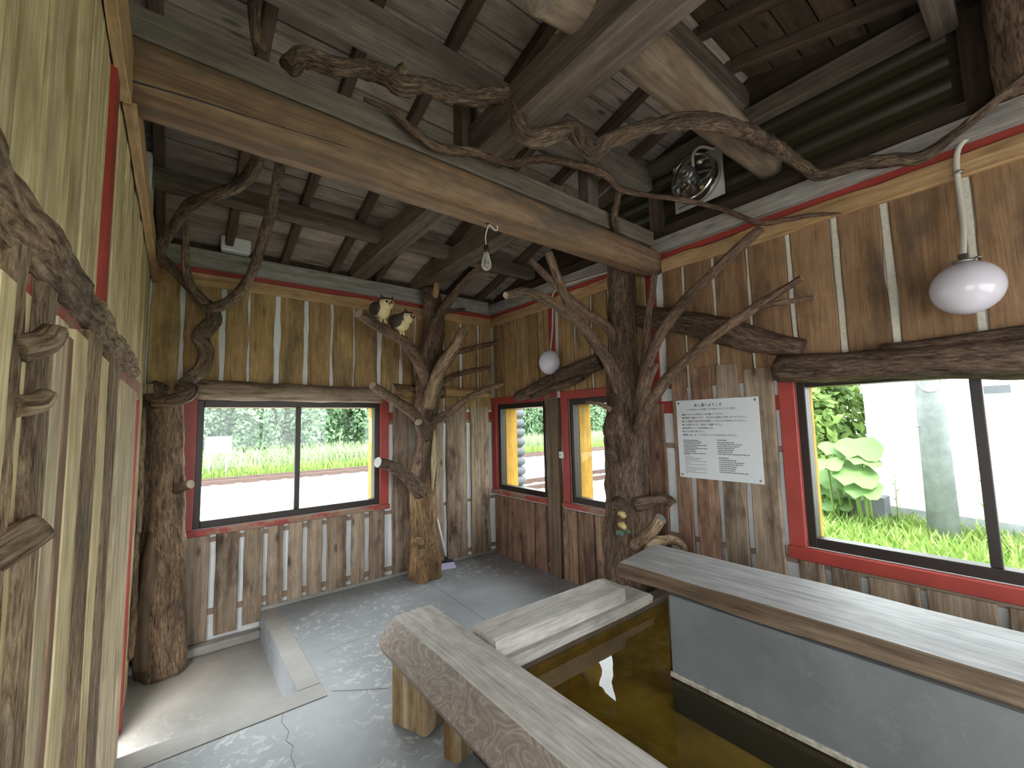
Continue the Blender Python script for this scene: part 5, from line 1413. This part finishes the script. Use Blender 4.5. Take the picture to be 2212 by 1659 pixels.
ribbon_tube('cable_loop', [(pb.x - 0.15, pb.y + 0.12, zc + 0.12), (pb.x - 0.19, pb.y + 0.04, zc - 0.08), (pb.x - 0.17, pb.y - 0.06, zc - 0.12), (pb.x - 0.10, pb.y - 0.15, zc - 0.02), (pb.x - 0.05, pb.y - 0.17, zc + 0.2)], 0.014, M['white'], pole, sides=6)
# shrubs and butterbur beside the house
make_tree((11.7, 3.75, 1.5), (1.9, 1.65, 2.5), 7000, 0.12, M['leaflight'], 0.06, 'bright green bush beside the white house, above the butterbur', 'bush', name='leafy_bush')
make_tree((14.5, 6.5, 2.6), (2.8, 2.4, 3.4), 4200, 0.17, M['leafdark'], 0.12, 'dark tree behind the bright bush beside the white house', 'tree')
bu = empty('butterbur_plant', (9.6, 2.75, GZ), 'clump of butterbur with big round leaves by the corner of the white house', 'plant')
for px, py, rr in ((1806, 968, 0.26), (1858, 965, 0.34), (1788, 1000, 0.24), (1826, 1000, 0.28), (1868, 992, 0.26), (1808, 1034, 0.30), (1850, 1026, 0.32), (1786, 1056, 0.26), (1832, 1062, 0.30), (1770, 1030, 0.24), (1866, 1054, 0.26), (1812, 1086, 0.24), (1780, 1090, 0.22), (1846, 1040, 0.24)):
    c = P(px, py, Y=None, X=9.3 + rs.uniform(-0.4, 0.4))
    V, rest_, Fc = [(c.x, c.y, c.z)], [], []
    tilt = Vector((rs.uniform(-0.7, -0.2), rs.uniform(-0.4, 0.3), 1)).normalized()
    u = tilt.cross(Vector((0, 1, 0))).normalized(); v = tilt.cross(u)
    for ringr in (0.5, 1.0):
        for k in range(16):
            a = 2 * math.pi * k / 16
            r = rr * ringr * (1 + 0.08 * math.sin(3 * a)) * (0.55 if k == 0 and ringr == 1 else 1)
            V.append(tuple(c + u * (r * math.cos(a)) + v * (r * math.sin(a)) + tilt * (0.10 * rr * ringr * ringr * math.sin(5 * a) - 0.12 * rr * ringr)))
    for k in range(16):
        k2 = (k + 1) % 16
        Fc.append((0, 1 + k, 1 + k2)); Fc.append((1 + k, 17 + k, 17 + k2, 1 + k2))
    add('leaf', V, Fc, M['burr'], bu, smooth=True)
    tube('leaf_stalk', [(c.x + 0.15, c.y, GZ), (c.x + 0.05, c.y, (c.z + GZ) / 2), (c.x, c.y, c.z)], 0.018, M['leaflight'], bu, sides=6, step=0.3, lump=0)
db = P(1868, 1088, X=9.9)
dk = box('kerb_block', db.x - 0.2, db.x + 0.2, db.y - 0.32, db.y + 0.32, GZ, db.z + 0.16, M['logend'], None)
tag(dk, 'dark grey block at the foot of the white house corner', 'block')
for k, (px, py) in enumerate(((1930, 1095), (1975, 1110), (2110, 1100), (2180, 1090), (2205, 1075))):
    b0 = on_house(px, 1130) - hn * (0.35 + 0.1 * k)
    wd = empty('tall_weed', (b0.x, b0.y, GZ), '%s tall thin weed in front of the white house wall' % ['first', 'second', 'third', 'fourth', 'fifth'][k], 'weed', 'weeds by the white house')
    h_ = 0.75 + 0.12 * k
    tube('stem', [(b0.x, b0.y, GZ), (b0.x + 0.03, b0.y, GZ + h_ * 0.6), (b0.x + 0.06, b0.y, GZ + h_)], [0.008, 0.004], M['leaflight'], wd, sides=5, step=0.2, lump=0)
    V, Fc = [], []
    for j in range(22):
        z = GZ + h_ * (0.2 + 0.8 * j / 22); a = j * 2.4
        d = Vector((math.cos(a), math.sin(a), 0.35)); e = Vector((-math.sin(a), math.cos(a), 0)) * 0.016
        c = Vector((b0.x + 0.05 * j / 22, b0.y, z)); l = 0.13
        b = len(V); V += [tuple(c), tuple(c + d * l * 0.5 + e), tuple(c + d * l), tuple(c + d * l * 0.5 - e)]; Fc.append((b, b + 1, b + 2, b + 3))
    tag(add('foliage', V, Fc, M['leaflight'], wd, rest=np.zeros((len(V), 3))), kind='stuff')
# log corner of the shelter: grey round log ends stacked by the first small window
lc = empty('log_corner', P(1118, 1065, Y=4.72), 'stack of grey painted round log ends outside the small window', 'log stack')
for k in range(22):
    py = 960
    a, b = P(1106, py, Y=4.72), P(1131, py, Y=4.72)
    r = 0.066
    zc_ = GZ + 0.067 + k * 0.133
    lathe('log_end', [(0.0, -0.30), (r, -0.30), (r, 0.0), (r * 0.93, 0.02), (r * 0.7, 0.035), (0.0, 0.042)], (b.x - 0.045, 4.72, zc_), M['logend'], lc, seg=18, axis=(1, 0, 0))
# white board standing in the grass beyond the tracks
wbp = P(471, 960, Y=19.6)
so = empty('field_board', (wbp.x, 19.6, GZ), 'blank white board standing in the grass beyond the tracks', 'signboard')
s0, s1 = P(443, 944, Y=19.6), P(500, 977, Y=19.6)
box('panel', s0.x, s1.x, 19.58, 19.61, s1.z, s0.z, M['housewall'], so)
for x in (s0.x + 0.15, s1.x - 0.15): box('post', x - 0.03, x + 0.03, 19.61, 19.66, GZ, s0.z - 0.1, M['polecon'], so)
